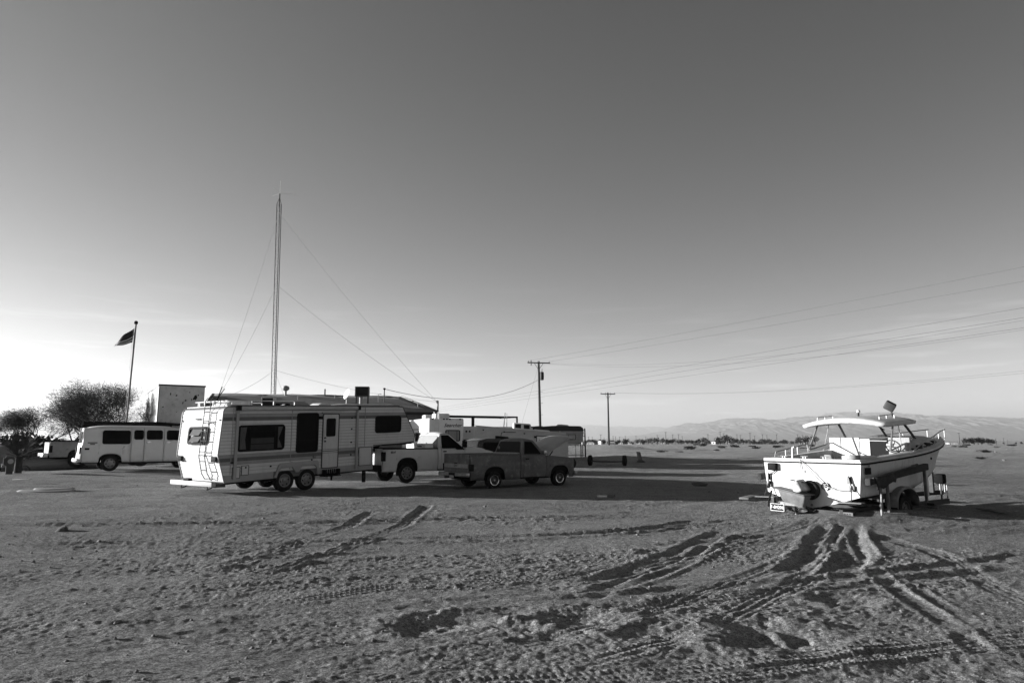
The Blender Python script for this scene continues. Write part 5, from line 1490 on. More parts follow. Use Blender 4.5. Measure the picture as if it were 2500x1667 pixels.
# old light pickup behind the van
def old_truck():
    P = ground(178, 1143, .30)
    t = thing('pickup_truck', 'old pale pickup truck with dented bed, half hidden behind the van', 'pickup truck', (P.x-.75, P.y+1.5, .27), R(40))
    paint = M('old_truck_paint', .26, .6, var=.2, vscale=2, dirt=.4, dirtv=.15)
    def yf(z): return .02 + .04*((z-.9)/.4)**2
    def hood(t_, p, paint_): MB().hexa([(2.4, .1, 1.0), (3.7, .1, 1.0), (3.7, 1.85, 1.0), (2.4, 1.85, 1.0), (2.4, .15, 1.18), (3.7, .15, 1.1), (3.7, 1.8, 1.1), (2.4, 1.8, 1.18)]).build('hood', paint_, t_, bevel=.03)
    p = dict(W=1.95, wb=3.0, sill=.55, xr=-1.25, xb=.95, xd=1.1, xc=2.30, xf=3.7, xw=2.34, xrf=1.83, zt=1.32, belt=1.30, roof=1.9, ti=.20,
             ar=.46, az=.95, yf=yf, hoodline=lambda x: 1.2-.06*(x-2.3), hood=hood, tl=(.80, 1.15), mx=.85, mh=.2,
             swin=[(.10,.08),(.85,.08),(.70,.86),(.14,.86)], rwin=[(.06,.1),(.94,.1),(.90,.86),(.10,.86)], wr=.42, ww=.26, ws='plain')
    pickup(t, p, paint)
    MB().box(-1.55, -1.32, -.02, 1.97, .56, .76).build('rear_bumper', M('dull_chrome', .5, .35, metal=.5, var=.3), t, bevel=.02)
    MB().box(.35, .75, .05, 1.9, 1.33, 1.50).build('bed_bar', M('dull_chrome', .5, .35), t, bevel=.03)
old_truck()
# grey van at the picture's left edge
gv = ground(-30, 1160, .25)
t = thing('parked_van', 'grey van cut off at the left edge beyond the spiky palm', 'van', (-28.7, 38.6, -.5), R(14))
gm_ = M('grey_van_paint', .14, .4, var=.2)
MB().prism([(-3.6, .4), (1.2, .4), (1.3, .75), (1.15, 1.05), (.35, 1.2), (-.35, 1.86), (-.8, 1.95), (-3.5, 1.95), (-3.65, 1.2)], 0, 1.9).build('body', gm_, t, bevel=.08, seg=3)
MB().prism([(-.75, 1.22), (.15, 1.22), (-.40, 1.78), (-.75, 1.80)], -.012, .01).build('side_window', DGLASS, t)
MB().prism([(-2.8, 1.22), (-.9, 1.22), (-.9, 1.80), (-2.8, 1.80)], -.012, .01).build('side_window', DGLASS, t)
MB().box(1.24, 1.36, .05, 1.85, .4, .6).build('front_bumper', BLACK, t, bevel=.03)
for x in (.6, -2.6): wheel(t, x, .12, .34, .34, .2, 'dark', -1); wheel(t, x, 1.78, .34, .34, .2, 'dark', 1)

# ------------------------------------------------------------------ pipe ramada, shade wall, far left house
def frame_ramada():
    a, b = atY(1046, 1013, 58.0), atY(1262, 1013, 62.0)
    t = thing('carport_frame', 'bare dark steel carport frame above the parked campers', 'carport frame', (a.x, a.y, zb(a.x, a.y)), math.atan2(b.y-a.y, b.x-a.x))
    L = math.hypot(b.x-a.x, b.y-a.y); H = a.z
    dm = M('frame_dark', .02, .7)
    for y, z in ((0, H), (3.4, H+.05)):
        MB().box(-.06, L+.06, y-.06, y+.06, z-.14, z).build('beam', dm, t)
    for x in (.0, L*.48, L): MB().box(x-.07, x+.07, -.05, .05, 0, H-.141).build('post', dm, t)
    for x in (L*.22, L*.68): MB().box(x-.06, x+.06, 3.35, 3.45, 0, H-.09).build('post', dm, t)
    for x in (0, L): MB().box(x-.05, x+.05, .061, 3.339, H-.12, H-.02).build('cross_beam', dm, t)
    MB().tube([(L*.82, -.3, H-1.4), (L*.84, -.3, H+.3)], .04).tube([(L*.86, -.3, H-1.4), (L*.86, -.3, H+.25)], .03).build('standpipe', STEEL, t)
frame_ramada()
sw = atY(200, 1100, 47.0)
t = thing('shade_structure', 'dark flat roofed shade structure behind the van', 'shed', (atY(199, 1100, 44.0).x, 44.0, .3), R(6))
sw_w = atY(350, 1100, 44.0).x - atY(199, 1100, 44.0).x
zr = atY(199, 1029, 44.0).z - .3
MB().box(0, sw_w+.5, 0, 5.0, zr-.16, zr).build('flat_roof', UNDER, t)
MB().box(0, sw_w+.5, -.03, .02, zr-.35, zr-.161).build('fascia', UNDER, t)
MB().box(.1, sw_w+.3, 3.0, 3.15, -.05, zr-.161).build('back_wall', UNDER, t)
for x in (.05, sw_w*.5, sw_w+.35): MB().box(x, x+.12, .05, .17, -.05, zr-.161).build('post', UNDER, t)
hl = atY(50, 1088, 68.0)
t = thing('far_house', 'low dark roofed house behind the palm at the far left', 'house', (hl.x, 68.0, 0.0), R(3))
wl_ = atY(135, 1088, 68.0).x-hl.x; za = atY(95, 1074, 68.0).z; zp = atY(95, 1093, 68.0).z
MB().box(.6, wl_+3, .3, 6, -.3, zp).build('wall', M('house_wall', .10, .9), t)
MB().prism([(0, zp-.1), (wl_*.55, za), (wl_+3.6, za-.05), (wl_+3.6, zp-.1)], -.2, 6.2).build('roof', M('house_roof', .02, .95, spec=.05), t)
MB().box(wl_*.2, wl_*.35, .28, .31, zp-.9, zp-.3).build('window', DGLASS, t)
wt = atY(38, 1093, 60.0)
t = thing('low_wall', 'long pale low wall in front of the far left house', 'wall', (wt.x, 60.0, -.3), R(2))
MB().box(0, atY(190, 1093, 60).x-wt.x, 0, .25, 0, atY(60, 1093, 60).z+.3).build('masonry', M('wall_pale', .16, .9, var=.15), t)
MB().box(-.05, atY(190, 1093, 60).x-wt.x+.05, -.05, .3, atY(60, 1093, 60).z+.301, atY(60, 1093, 60).z+.38).build('coping', M('wall_pale', .16, .9), t)
# pedestal with an oval plate
pb = ground(18, 1160, .28)
t = thing('pedestal_box', 'dark rounded pedestal with an oval plate beside the spiky palm', 'pedestal', (pb.x, pb.y, zb(pb.x, pb.y)-.03), R(35))
MB().prism([(-.08, 0), (.16, 0), (.16, .36), (.20, .42), (.20, .66), (.14, .74), (-.10, .74), (-.17, .66), (-.17, .42), (-.08, .36)], 0, .25).build('case', M('pedestal', .05, .7), t, bevel=.02)
MB().lathe([(.10, -.012), (.10, .0)], (.06, 0, .54), axis='y', n=18).lathe([(.001, -.012), (.10, -.012)], (.06, 0, .54), axis='y', n=18).build('oval_plate', GREY, t)
MB().box(-.195, -.172, -.02, .27, .40, .68).build('pale_edge', WHITE2, t)

# ------------------------------------------------------------------ fence by the campers
def fence():
    a, b = atY(1386, 1119, 60.5), ground(1430, 1122)
    t = thing('wire_fence_gate', 'wire fence gate with pipe rails between old camper and utility pole', 'fence', (a.x, b.y, zb(b.x, b.y)), 0)
    w = b.x-a.x
    for z in (.10, .98, 1.78): MB().tube([(0, 0, z), (w, 0, z)], .035, n=6).build('rail', M('pipe_grey', .06, .7), t)
    for x, h, r in ((0, 1.8, .03), (w*.45, 1.75, .022), (w-.25, 1.8, .035)): MB().tube([(x, 0, -.05), (x, 0, h)], r, n=6).build('gate_stile', M('pipe_grey', .06, .7), t)
    MB().tube([(w, 0, -.1), (w-.05, 0, 2.45)], .06, n=8).build('post', RUST, t)
    MB().tube([(w-.4, 0, -.1), (w-.42, 0, 2.1)], .045, n=8).build('post', RUST, t)
    m = MB()
    for k in range(-10, 26):
        x0 = k*.12
        p0 = Vector((x0, .01, .1)); p1 = Vector((x0+1.68, .01, 1.78)); q0_ = Vector((x0, .015, 1.78)); q1_ = Vector((x0+1.68, .015, .1))
        for u, v in ((p0, p1), (q0_, q1_)):
            f0 = max(0, (0-u.x)/1.68); f1 = min(1, (w-u.x)/1.68)
            if f1 > f0: m.tube([u.lerp(v, f0), u.lerp(v, f1)], .004, n=3, cap=False)
    o = m.build('wire_mesh', M('pipe_grey', .06, .7), t, smooth=0); o['kind'] = 'stuff'
fence()

# ------------------------------------------------------------------ utility poles and overhead wires
def upole(label, base, top, r0, r1, arm, arm_ang=0, group=None, transformer=False, insul=4):
    t = thing('utility_pole', label, 'utility pole', base, 0, group)
    v = top-base
    MB().tube([(0, 0, -.3), v*.5, v], r0, n=10, r1=r1).build('shaft', POLEW, t)
    d = Vector((math.cos(arm_ang), math.sin(arm_ang), -.02)); c = v - Vector((0, 0, .25))
    n_ = Vector((-d.y, d.x, 0)).normalized()*(r1+.05)
    MB().tube([c-d*arm-n_, c+d*arm-n_], .075, n=4).build('crossarm', POLEW, t)
    for s_ in (-1, 1): MB().tube([c+d*s_*arm*.42-n_, v-Vector((0, 0, 1.15))], .03, n=4).build('arm_brace', POLEW, t)
    tips = []
    for k in range(insul):
        q = c + d*arm*(-.92 + 1.84*k/(insul-1)) - n_
        MB().lathe([(.03, .05), (.05, .10), (.06, .16), (.04, .24), (.001, .25)], tuple(q), axis='z', n=8).build('insulator', M('insul', .12, .3), t)
        tips.append(base + q + Vector((0, 0, .22)))
    if transformer:
        MB().lathe([(.001, -2.55), (.24, -2.5), (.26, -2.4), (.26, -1.55), (.22, -1.45), (.001, -1.42)], tuple(v+Vector((.42, -.1, 0))), axis='z', n=14).build('transformer', M('transformer', .02, .6), t)
        MB().tube([v+Vector((.42, -.1, -1.45)), v+Vector((.45, -.1, -1.05))], .05, n=6).build('bushing', GREY, t)
        MB().tube([c-d*arm*.68-n_+Vector((0, 0, -.4)), c-d*arm*.68-n_+Vector((0, 0, .35))], .07, n=6).build('cutout_switch', M('insul', .12, .3), t)
        for k in range(7):
            MB().tube([(-.32*(1 if k % 2 else -1), 0, 3.5+k*.75), (0, 0, 3.5+k*.75)], .02, n=4).build('climbing_peg', RUST, t)
    return t, tips
b1 = Vector((3.75, 90, zb(3.75, 90)))
up1, tips1 = upole('dark wooden utility pole with a transformer can, behind the old camper', b1, Vector((3.53, 90, 12.05)), .20, .14, 1.5, R(4), transformer=True, insul=3)
b2 = ground(1487, 1098.7); b2.z = zb(b2.x, b2.y)
up2, tips2 = upole('slim wooden utility pole with four insulators, standing alone right of the fence', b2, atY(1484, 958, b2.y), .17, .12, 1.25, R(-8))
WIRE = M('overhead_wire', .10, .6)
def wire(label, p, q, sag, r=.014, n=28, group=None):
    p, q = Vector(p), Vector(q)
    o = MB().tube([p.lerp(q, i/n) - Vector((0, 0, 4*sag*(i/n)*(1-i/n))) for i in range(n+1)], r*.72, n=4).build('overhead_wire', WIRE)
    return tag(o, label, 'wire', group)
def edge(u, v, Y): return atY(u, v, Y)
# upper pair to the transformer pole
e1 = edge(2500, 648, 42.0); e2 = edge(2500, 683, 42.0)
def ext(p, e, f): return p + (e-p)*f
wire('topmost overhead wire running from the transformer pole to the right edge', tips1[0], ext(tips1[0], e1, 1.15), .2, .016)
wire('second overhead wire from the top, ending at the transformer pole', tips1[2], ext(tips1[2], e2, 1.15), .2, .016)
# nearly level pair into the crossarm
for k, (v, lb) in enumerate(((765, 'faint upper wire of the sagging pair reaching the transformer pole crossarm'), (788, 'faint lower wire of the sagging pair reaching the transformer pole crossarm'))):
    e = edge(2500, v, 52.0); p = tips1[2] + Vector((0.1, .1, -.25-.1*k))
    wire(lb, p, ext(p, e, 1.1), 1.6, .012)
# three dark secondary wires that pass behind the pole
far3 = Vector((-20.5, 157, 9.0))
for k, (v, v2, lb) in enumerate(((750, 950, 'uppermost of three dark wires crossing behind the transformer pole'), (774, 958, 'middle one of three dark wires crossing behind the transformer pole'), (799, 966, 'lowest of three dark wires crossing behind the transformer pole'))):
    e = edge(2500, v, 38.0); m_ = edge(1320, v2, 98.0)
    d_ = (m_-e)
    wire(lb, e - d_*.15, m_ + d_*.9 + Vector((0, 0, -.3)), .0 if k else .0, .017, n=6)
for k, (v, lb) in enumerate(((896, 'upper wire of the low pair running to the slim lone pole'), (902, 'lower wire of the low pair running to the slim lone pole'))):
    e = edge(2500, v, 62.0)
    wire(lb, tips2[3-k], ext(tips2[3-k], e, 1.1), 1.0, .013)
# service drop and pole guy
sm_ = Vector((-22.6, 49.8, .3)) + Matrix.Rotation(R(16), 3, 'Z') @ Vector((13.4, 2.9, 3.6+1.5*2.9/5+1.1))
wire('thick sagging service cable between transformer pole and store roof mast', Vector((3.55, 89.8, 9.6)), sm_, 1.6, .03)
wire('guy wire slanting down left from the transformer pole', Vector((3.5, 89.9, 11.4)), atY(1262, 1075, 92), .0, .015, n=2)

# ------------------------------------------------------------------ loose axle, stump, debris
ax0, ax1 = ground(1441, 1136), ground(1525, 1137)
t = thing('loose_axle', 'bare axle with two tyres lying on the sand right of the dark pickup', 'axle', (ax0.x, ax0.y, zb(ax0.x, ax0.y)), math.atan2(ax1.y-ax0.y, ax1.x-ax0.x))
Lx = (ax1-ax0).length
rmx = Matrix.Rotation(R(90), 4, 'Z')
for x, s_ in ((0, -1), (Lx, 1)):
    prof = [(.20, -.08), (.22, -.11), (.31, -.115), (.35, -.09), (.355, 0), (.35, .09), (.31, .115), (.22, .11), (.20, .08)]
    o = MB().lathe(prof, (x, 0, .345), axis='x', n=26, closed=True).build('tyre', RUBBER, t)
    MB().lathe([(.21, .07*s_), (.15, .0), (.06, .02*s_), (.05, .08*s_), (.001, .08*s_)], (x, 0, .345), axis='x', n=18).build('rim', RUST, o)
MB().tube([(0, 0, .30), (Lx*.3, 0, .26), (Lx*.7, 0, .26), (Lx, 0, .30)], .05).build('axle_beam', RUST, t)
MB().box(Lx*.25, Lx*.75, -.14, -.08, .24, .32).build('leaf_spring', RUST, t)
MB().tube([(.5, -.5, .05), (1.1, -.55, .12), (1.5, -.3, .06)], .04).build('loose_strut', STEEL, t)
sp = ground(1563, 1128)
t = thing('leaning_post', 'short split timber post leaning on the sand beyond the loose axle', 'post', (sp.x, sp.y, zb(sp.x, sp.y)), 0)
MB().hexa([(-.12,-.1,0),(.12,-.1,0),(.12,.1,0),(-.12,.1,0),(-.28,-.08,.8),(-.12,-.08,.82),(-.12,.08,.82),(-.28,.08,.8)]).build('timber', M('split_wood', .2, .9, var=.4), t, bevel=.02)
MB().hexa([(.06,-.09,0),(.2,-.09,0),(.2,.09,0),(.06,.09,0),(-.1,-.07,.78),(.02,-.07,.8),(.02,.07,.8),(-.1,.07,.78)]).build('timber', WOOD, t, bevel=.02)
MB().lathe([(.36, -.02), (.3, .10), (.12, .18), (.001, .2)], (.05, 0, 0), axis='z', n=12).build('dirt_collar', RUST, t)
# shallow white panel at the left
pa, pc = ground(43, 1206, .05), ground(182, 1204, .05)
t = thing('curved_panel', 'pale curved boat shaped panel lying on the sand at left', 'panel', ((pa.x+pc.x)/2, (pa.y+pc.y)/2, zb((pa.x+pc.x)/2, (pa.y+pc.y)/2)-.02), math.atan2(pc.y-pa.y, pc.x-pa.x))
Lp = (pc-pa).length
def leaf(z, w, l0, l1, nm, mat, yo=0):
    P = []
    for i in range(15):
        a = i/14; x = l0+(l1-l0)*a; hw = w*(math.sin(math.pi*min(1, a*.9+.06)))**.7
        P.append([(x, yo-hw, z), (x, yo-hw*.5, z+.03), (x, yo+hw*.5, z+.05), (x, yo+hw, z+.03)])
    MB().grid(P).build(nm, mat, t, solid=.02)
leaf(.0, .42, -Lp/2, Lp/2, 'lower_shell', M('panel_grey', .25, .5, var=.2))
leaf(.04, .26, -Lp*.28, Lp*.44, 'upper_shell', M('panel_pale', .28, .7, spec=.05, var=.3), .22)
p2 = ground(53, 1185, .1)
o = MB().box(-.28, .28, -.12, .12, 0, .03).build('small_board', WHITE2, None, bevel=.008, loc=(p2.x, p2.y, zb(p2.x, p2.y)+.03))
tag(o, 'small flat white board on the sand beyond the curved panel', 'board')
def plank(label, u0, v0, u1, v1, w, h, mat, z=.0, tilt=.0):
    a, b = ground(u0, v0), ground(u1, v1)
    o = MB().box(0, (b-a).length, -w/2, w/2, 0, h).build('plank', mat, None, bevel=.006, loc=(a.x, a.y, zb(a.x, a.y)+.02+z))
    o.rotation_euler = (0, -tilt, math.atan2(b.y-a.y, b.x-a.x)); tag(o, label, 'plank'); return o
plank('weathered plank half buried left of the boat', 1816, 1226, 1857, 1220, .28, .05, WOOD, .0, .04)
plank('pale thin plank on the shadow edge in front of dark pickup', 1459, 1217, 1484, 1217, .16, .04, WHITE2, .03)
plank('dark short plank beside the pale plank on shadow edge', 1484, 1217.5, 1500, 1218, .18, .06, RUST, .03)
plank('long grey board lying by the boat shadow at right edge', 2395, 1257, 2480, 1268, .25, .04, WOOD, .02)
plank('long dark batten on the ground right of the boat', 2200, 1256, 2290, 1262, .12, .05, RUST, .02)
plank('thin bright pipe on the ground behind the dark pickup nose', 1402, 1146, 1480, 1144, .05, .04, STEEL, .04)
def rock(label, u, v, r, mat, sq=.75, seed=1):
    g = ground(u, v); bm = bmesh.new(); bmesh.ops.create_icosphere(bm, subdivisions=3, radius=r)
    rnd = random.Random(seed); off = [Vector((rnd.uniform(-9, 9), rnd.uniform(-9, 9), rnd.uniform(-9, 9))) for _ in range(2)]
    from mathutils import noise as mn
    for vv in bm.verts:
        n_ = mn.noise(vv.co/r*1.2+off[0])*.35 + mn.noise(vv.co/r*3+off[1])*.12
        vv.co *= 1+n_; vv.co.z *= sq
    me = bpy.data.meshes.new('rock'); bm.to_mesh(me); bm.free(); me.materials.append(mat)
    o = bpy.data.objects.new('rock', me); COL.objects.link(o); o.location = (g.x, g.y, zb(g.x, g.y)+r*sq*.15); return tag(o, label, 'rock')
STONE = M('stone', .16, .9, var=.3, vscale=8, bump=.01, bscale=20)
rock('fist sized dark rock alone on the sand at left', 154, 1300, .11, M('stone_dark', .07, .9, var=.3, vscale=8), .8, 2)
rock('low rubble heap in the shadow between pickup and boat', 1707, 1183, .30, M('stone_dark', .07, .9), .3, 3)
rock('pale stone in the sand near the right edge', 2452, 1130, .12, STONE, .7, 4)
rock('small pale stone among scattered rocks right of the boat', 2430, 1103, .14, STONE, .7, 5)
rock('dark clod beside the boat trailer tongue', 2293, 1181, .22, M('stone_dark', .07, .9), .5, 6)
rock('clump of dark earth under the boat transom', 1960, 1262, .13, M('stone_dark', .07, .9), .6, 7)

# ------------------------------------------------------------------ trees and palms
BARK = M('bark', .035, .95, var=.3)
LEAF = M('mesquite_leaf', .045, .8, var=.4, vscale=2)
LEAFD = M('dark_leaf', .035, .8, var=.4, vscale=1)
def mesquite(label, base, H, spread, lean, seed, nl=5200, trunks=3, cx=0.0, group='desert trees behind the van'):
    rnd = random.Random(seed)
    t = thing('mesquite_tree', label, 'tree', base, 0, group)
    tr = MB(); tips = []
    def grow(p, d, L, r, depth):
        n = 4; pts = [p]
        q = p
        for i in range(n):
            d = (d + Vector((rnd.uniform(-.22, .22), rnd.uniform(-.22, .22), rnd.uniform(-.10, .16)))).normalized()
            q = q + d*(L/n); pts.append(q)
        tr.tube(pts, r, n=5 if depth > 1 else 7, r1=r*.55, cap=False)
        if depth >= 5 or L < .28:
            tips.append((q, d)); return
        for k in range(rnd.choice((2, 3, 3))):
            a = rnd.uniform(0, 2*math.pi); s_ = rnd.uniform(.45, .95)
            side = Vector((math.cos(a), math.sin(a)*.8, rnd.uniform(-.15, .5)))
            grow(q if k else pts[-2], (d*.75 + side*s_).normalized(), L*rnd.uniform(.62, .82), r*.55, depth+1)
        tips.append((q, d))
    for k in range(trunks):
        a = 2*math.pi*k/trunks + rnd.uniform(-.4, .4)
        grow(Vector((rnd.uniform(-.2, .2), rnd.uniform(-.2, .2), -.2)), Vector((spread*math.cos(a)+lean, spread*.7*math.sin(a), 1)).normalized(), H*.34, .13, 0)
    tr.build('trunk', BARK, t, smooth=60, recalc=False)
    rnd.shuffle(tips); tips = tips[:int(len(tips)*.55)]
    # feathery foliage: thin drooping sprays swept by wind
    vv, ff = [], []
    for k in range(nl):
        p, d = rnd.choice(tips)
        c = p + Vector((rnd.gauss(0, .30), rnd.gauss(0, .30), rnd.gauss(.03, .24)))
        dv = (d*.5 + Vector((rnd.gauss(-.35, .5), rnd.gauss(0, .5), rnd.gauss(-.05, .35)))).normalized()
        L = rnd.uniform(.15, .48); w = rnd.uniform(.006, .012)
        sd = dv.cross(Vector((rnd.gauss(0, 1), rnd.gauss(0, 1), rnd.gauss(0, 1)))).normalized()*w
        o = len(vv)
        e = c + dv*L + Vector((0, 0, -.05*L)); m_ = c + dv*L*.5
        vv += [c, m_+sd, e, m_-sd]; ff.append((o, o+1, o+2, o+3))
    t.scale = (1.02, 1.0, .98)
    me = bpy.data.meshes.new('crown'); me.from_pydata(vv, [], ff); me.materials.append(LEAF)
    o = bpy.data.objects.new('crown', me); COL.objects.link(o); o.parent = t
    return t
p = atY(262, 1060, 54.0)
mesquite('larger feathery mesquite tree beside the flagpole', Vector((p.x-.15, 54.0, .2)), 6.6, 1.15, -.05, 31, 33000, 6)
p = atY(110, 1080, 57.0)
mesquite('smaller feathery mesquite tree leaning left at the far left', Vector((p.x+1.0, 57.0, .0)), 5.4, 1.1, -.30, 29, 24000, 5)

def fan_palm(label, base, h, n, L, seed, r=.12):
    rnd = random.Random(seed)
    t = thing('fan_palm', label, 'palm', base, 0, 'spiky fan palms at the far left')
    MB().lathe([(r*1.2, -.2), (r*1.1, h*.5), (r*1.3, h), (r*.6, h+.1)], (0, 0, 0), axis='z', n=12).build('trunk', M('palm_trunk', .03, .95, var=.4, vscale=8, bump=.03, bscale=12), t)
    for k in range(n):
        a = rnd.uniform(0, 2*math.pi); el = rnd.uniform(-.15, 1.25)
        d = Vector((math.cos(a)*math.cos(el), math.sin(a)*math.cos(el), math.sin(el)))
        st = Vector((0, 0, h)); e = st + d*L*.45
        m = MB().tube([st, e], .012, n=4)
        u = d.orthogonal().normalized(); v = d.cross(u)
        sdv = d.cross(Vector((0, 0, 1))); sdv = sdv.normalized() if sdv.length > .1 else u
        for j in range(9):
            b = (j-4)/4*1.0
            dd = (d*math.cos(b) + sdv*math.sin(b)).normalized()
            tip = e + dd*L*.6*rnd.uniform(.8, 1.05) + Vector((0, 0, -.06)); mid = e + dd*L*.3
            wv = dd.cross(Vector((0, 0, 1)))*.018 if abs(dd.z) < .95 else u*.018
            m.add([e, mid+wv, tip, mid-wv], [(0, 1, 2, 3)])
        m.build('frond', M('palm_leaf', .03, .6, var=.3), t, smooth=0, recalc=False)
    return t
p = ground(43, 1152, .30)
fan_palm('spiky fan palm standing next to the rounded pedestal', Vector((p.x, p.y, zb(p.x, p.y))), .66, 46, 1.12, 4, .13)
p = atY(148, 1090, 41.0)
fan_palm('spiky fan palm top showing above the old pickup bed', Vector((p.x, 41.0, .0)), 1.25, 30, .8, 8)
p = atY(-22, 1062, 34.0)
fan_palm('fan palm whose leaf tips poke in at the left edge', Vector((p.x, 34.0, .2)), 1.75, 26, .85, 12)

# ------------------------------------------------------------------ desert shrubs
def blob_crown(rnd, rx, ry, h, n, leaf):
    vv, ff = [], []
    lobes = [(rnd.uniform(-.6, .6)*rx, rnd.uniform(-.6, .6)*ry, rnd.uniform(.35, .75)*h, rnd.uniform(.35, .6)) for _ in range(7)]
    for k in range(n):
        lx, ly, lz, ls = rnd.choice(lobes)
        u = Vector((rnd.gauss(0, 1), rnd.gauss(0, 1), rnd.gauss(0, 1))).normalized()*rnd.uniform(.5, 1.0)
        c = Vector((lx+u.x*rx*ls, ly+u.y*ry*ls, max(.02, lz+u.z*h*ls*.8)))
        a = Vector((rnd.gauss(0, 1), rnd.gauss(0, 1), rnd.gauss(0, 1))).normalized()*leaf*rnd.uniform(.5, 1.3)
        b = a.orthogonal().normalized()*leaf*rnd.uniform(.2, .6)
        o = len(vv); vv += [c-a, c+b, c+a, c-b]; ff.append((o, o+1, o+2, o+3))
    return vv, ff
def crown_mesh(seed, rx, ry, h, n, leaf, mat):
    rnd = random.Random(seed); vv, ff = blob_crown(rnd, rx, ry, h, n, leaf)
    me = bpy.data.meshes.new('crown'); me.from_pydata(vv, [], ff); me.materials.append(mat); return me
SHR = [crown_mesh(100+i, .8, .7, .55, 420, .10, M('shrub_leaf', .05, .9, var=.4, vscale=3)) for i in range(4)]
rnd = random.Random(21)
spots = [(1560, 1096), (1690, 1097), (1680, 1092), (1765, 1094), (1790, 1092), (1835, 1090), (1900, 1093), (2330, 1090), (2350, 1091), (2400, 1104), (2408, 1104), (2295, 1091), (2430, 1091), (2470, 1086), (1615, 1104),
         (1660, 1105), (1850, 1095), (1960, 1095), (2360, 1086), (2420, 1080.5), (1700, 1086), (1720, 1088), (2250, 1140), (2390, 1120), (1980, 1090), (1750, 1100)]
for i, (u, v) in enumerate(spots):
    g = ground(u, v)
    o = bpy.data.objects.new('desert_shrub', rnd.choice(SHR)); COL.objects.link(o)
    s_ = rnd.uniform(.7, 1.5)*(1 if g.y < 200 else 1.6)
    if v > 1110: s_ *= .45
    o.location = (g.x, g.y, zb(g.x, g.y)-.03); o.scale = (s_*1.3, s_*1.3, s_*rnd.uniform(.6, 1.0)); o.rotation_euler = (0, 0, rnd.uniform(0, 6))
    lb = {0: 'scrub bush between the slim pole and the leaning post', 9: 'wide scrub bush right of the bow, left one of the touching two', 10: 'wide scrub bush right of the bow, right one of the touching two', 22: 'tiny weed tuft close behind the boat bow',
          23: 'tiny weed tuft on the bright flat far right of the bow', 14: 'scrub bush nearest behind the leaning post', 12: 'scrub bush below the far wires near the right edge', 13: 'scrub bush closest to the right edge of the plain'}.get(i, 'low dark scrub bush on the open desert flat')
    tag(o, lb, 'shrub', 'scrub bushes on the desert flat')
for u, v, Y, sc_, lb in ((18, 1100, 44.0, 1.5, 'dark bush at the left edge beyond the fan palm'), (66, 1096, 47.0, 1.7, 'dark bush behind the sedan at the far left'), (118, 1094, 46.0, 1.5, 'dark bush between the sedan and the old pickup')):
    c = atY(u, v, Y); o = bpy.data.objects.new('dark_bush', SHR[int(u) % 4]); COL.objects.link(o)
    o.location = (c.x, Y, zb(c.x, Y)-.1); o.scale = (sc_*1.5, sc_, sc_*2.1); tag(o, lb, 'bush', 'dark bushes at the far left')
# loose weeds at the boat's tail
wv = []
me = crown_mesh(300, .6, .3, .14, 700, .05, M('dry_weed', .06, .95, var=.5, vscale=6))
g = ground(1995, 1264)
o = bpy.data.objects.new('dry_weed', me); COL.objects.link(o); o.location = (g.x, g.y, zb(g.x, g.y)-.02); o.rotation_euler = (0, 0, .3)
tag(o, 'dry weed clump under the boat transom', 'weed')

# ------------------------------------------------------------------ far town: houses, trees, poles
TW = M('town_white', .55, .8); TG = M('town_grey', .22, .9); TR = M('town_roof', .12, .9)
def zfar(Y): return zb(0, Y)
def house(label, u, v, wpx, hpx, Y, wm, rm, roof=.35, group='houses of the far town'):
    c = atY(u, v, Y); w = wpx*Y/FPX; h = hpx*Y/FPX; zg = zb(c.x, Y)
    t = thing('far_house', label, 'house', (c.x, Y, zg), R(-38), group)
    MB().box(-w/2, w/2, 0, w*.8, 0, h*(1-roof)).build('wall', wm, t)
    MB().prism([(-w*.56, h*(1-roof)), (w*.56, h*(1-roof)), (w*.30, h), (-w*.30, h)], -w*.06, w*.86).build('roof', rm, t)
    for k in (-.28, .22): MB().box(w*(k-.07), w*(k+.07), -.03, .02, h*.18, h*.45).build('window', DGLASS, t)
    return t
HS = [(1738, 18, 9, 620, TW, TR, 'white far house with a pale hip roof among dark trees'), (1464, 8, 9, 380, TW, TW, 'bright white shed nearest the slim utility pole'), (1442, 20, 6, 400, TG, TR, 'long low grey house left of the slim utility pole'),
      (1495, 16, 7, 420, M('town_dark', .05, .9), TR, 'dark roofed house right of the slim utility pole'), (1536, 14, 6, 520, TG, TW, 'pale roofed house left of the round dark tree'), (1515, 12, 6, 560, TG, TR, 'grey house in the middle of the far town'),
      (1560, 16, 5, 600, TG, TR, 'low grey house right of the round dark tree'), (1620, 14, 5, 700, TG, TR, 'tiny grey house near the tallest far pole'), (1850, 14, 5, 640, TG, TR, 'grey house at the right end of the town trees'),
      (1885, 12, 5, 660, TG, TW, 'small pale roofed house just left of the boat'), (2313, 8, 6, 650, TW, TR, 'small white house seen right of the bow'), (2330, 13, 5, 640, TG, TR, 'small grey house beside the tree clump right of the bow'),
      (1418, 9, 8, 330, TW, TW, 'white gabled shed glimpsed beyond the fence gate'), (1405, 26, 4, 360, TW, TG, 'long white mobile home glimpsed beyond the fence gate'), (1780, 10, 4, 700, TG, TR, 'tiny low house right of the white far house'), (1958, 14, 5, 640, TG, TR, 'far house seen past the boat cabin window')]
for (u, w, h, Y, wm, rm, lb) in HS: house(lb, u, 1080, w, h, Y, wm, rm)
TC = [crown_mesh(400+i, 1.0, 1.0, 1.0, 260, .16, LEAFD) for i in range(4)]
TT = MB().tube([(0, 0, 0), (0, 0, .5)], .06, n=5).build('trunk', BARK); TTm = TT.data; bpy.data.objects.remove(TT)
rnd = random.Random(77)
town = []
for k in range(110): town.append((rnd.uniform(1425, 1960), rnd.uniform(5, 12), rnd.uniform(430, 760)))
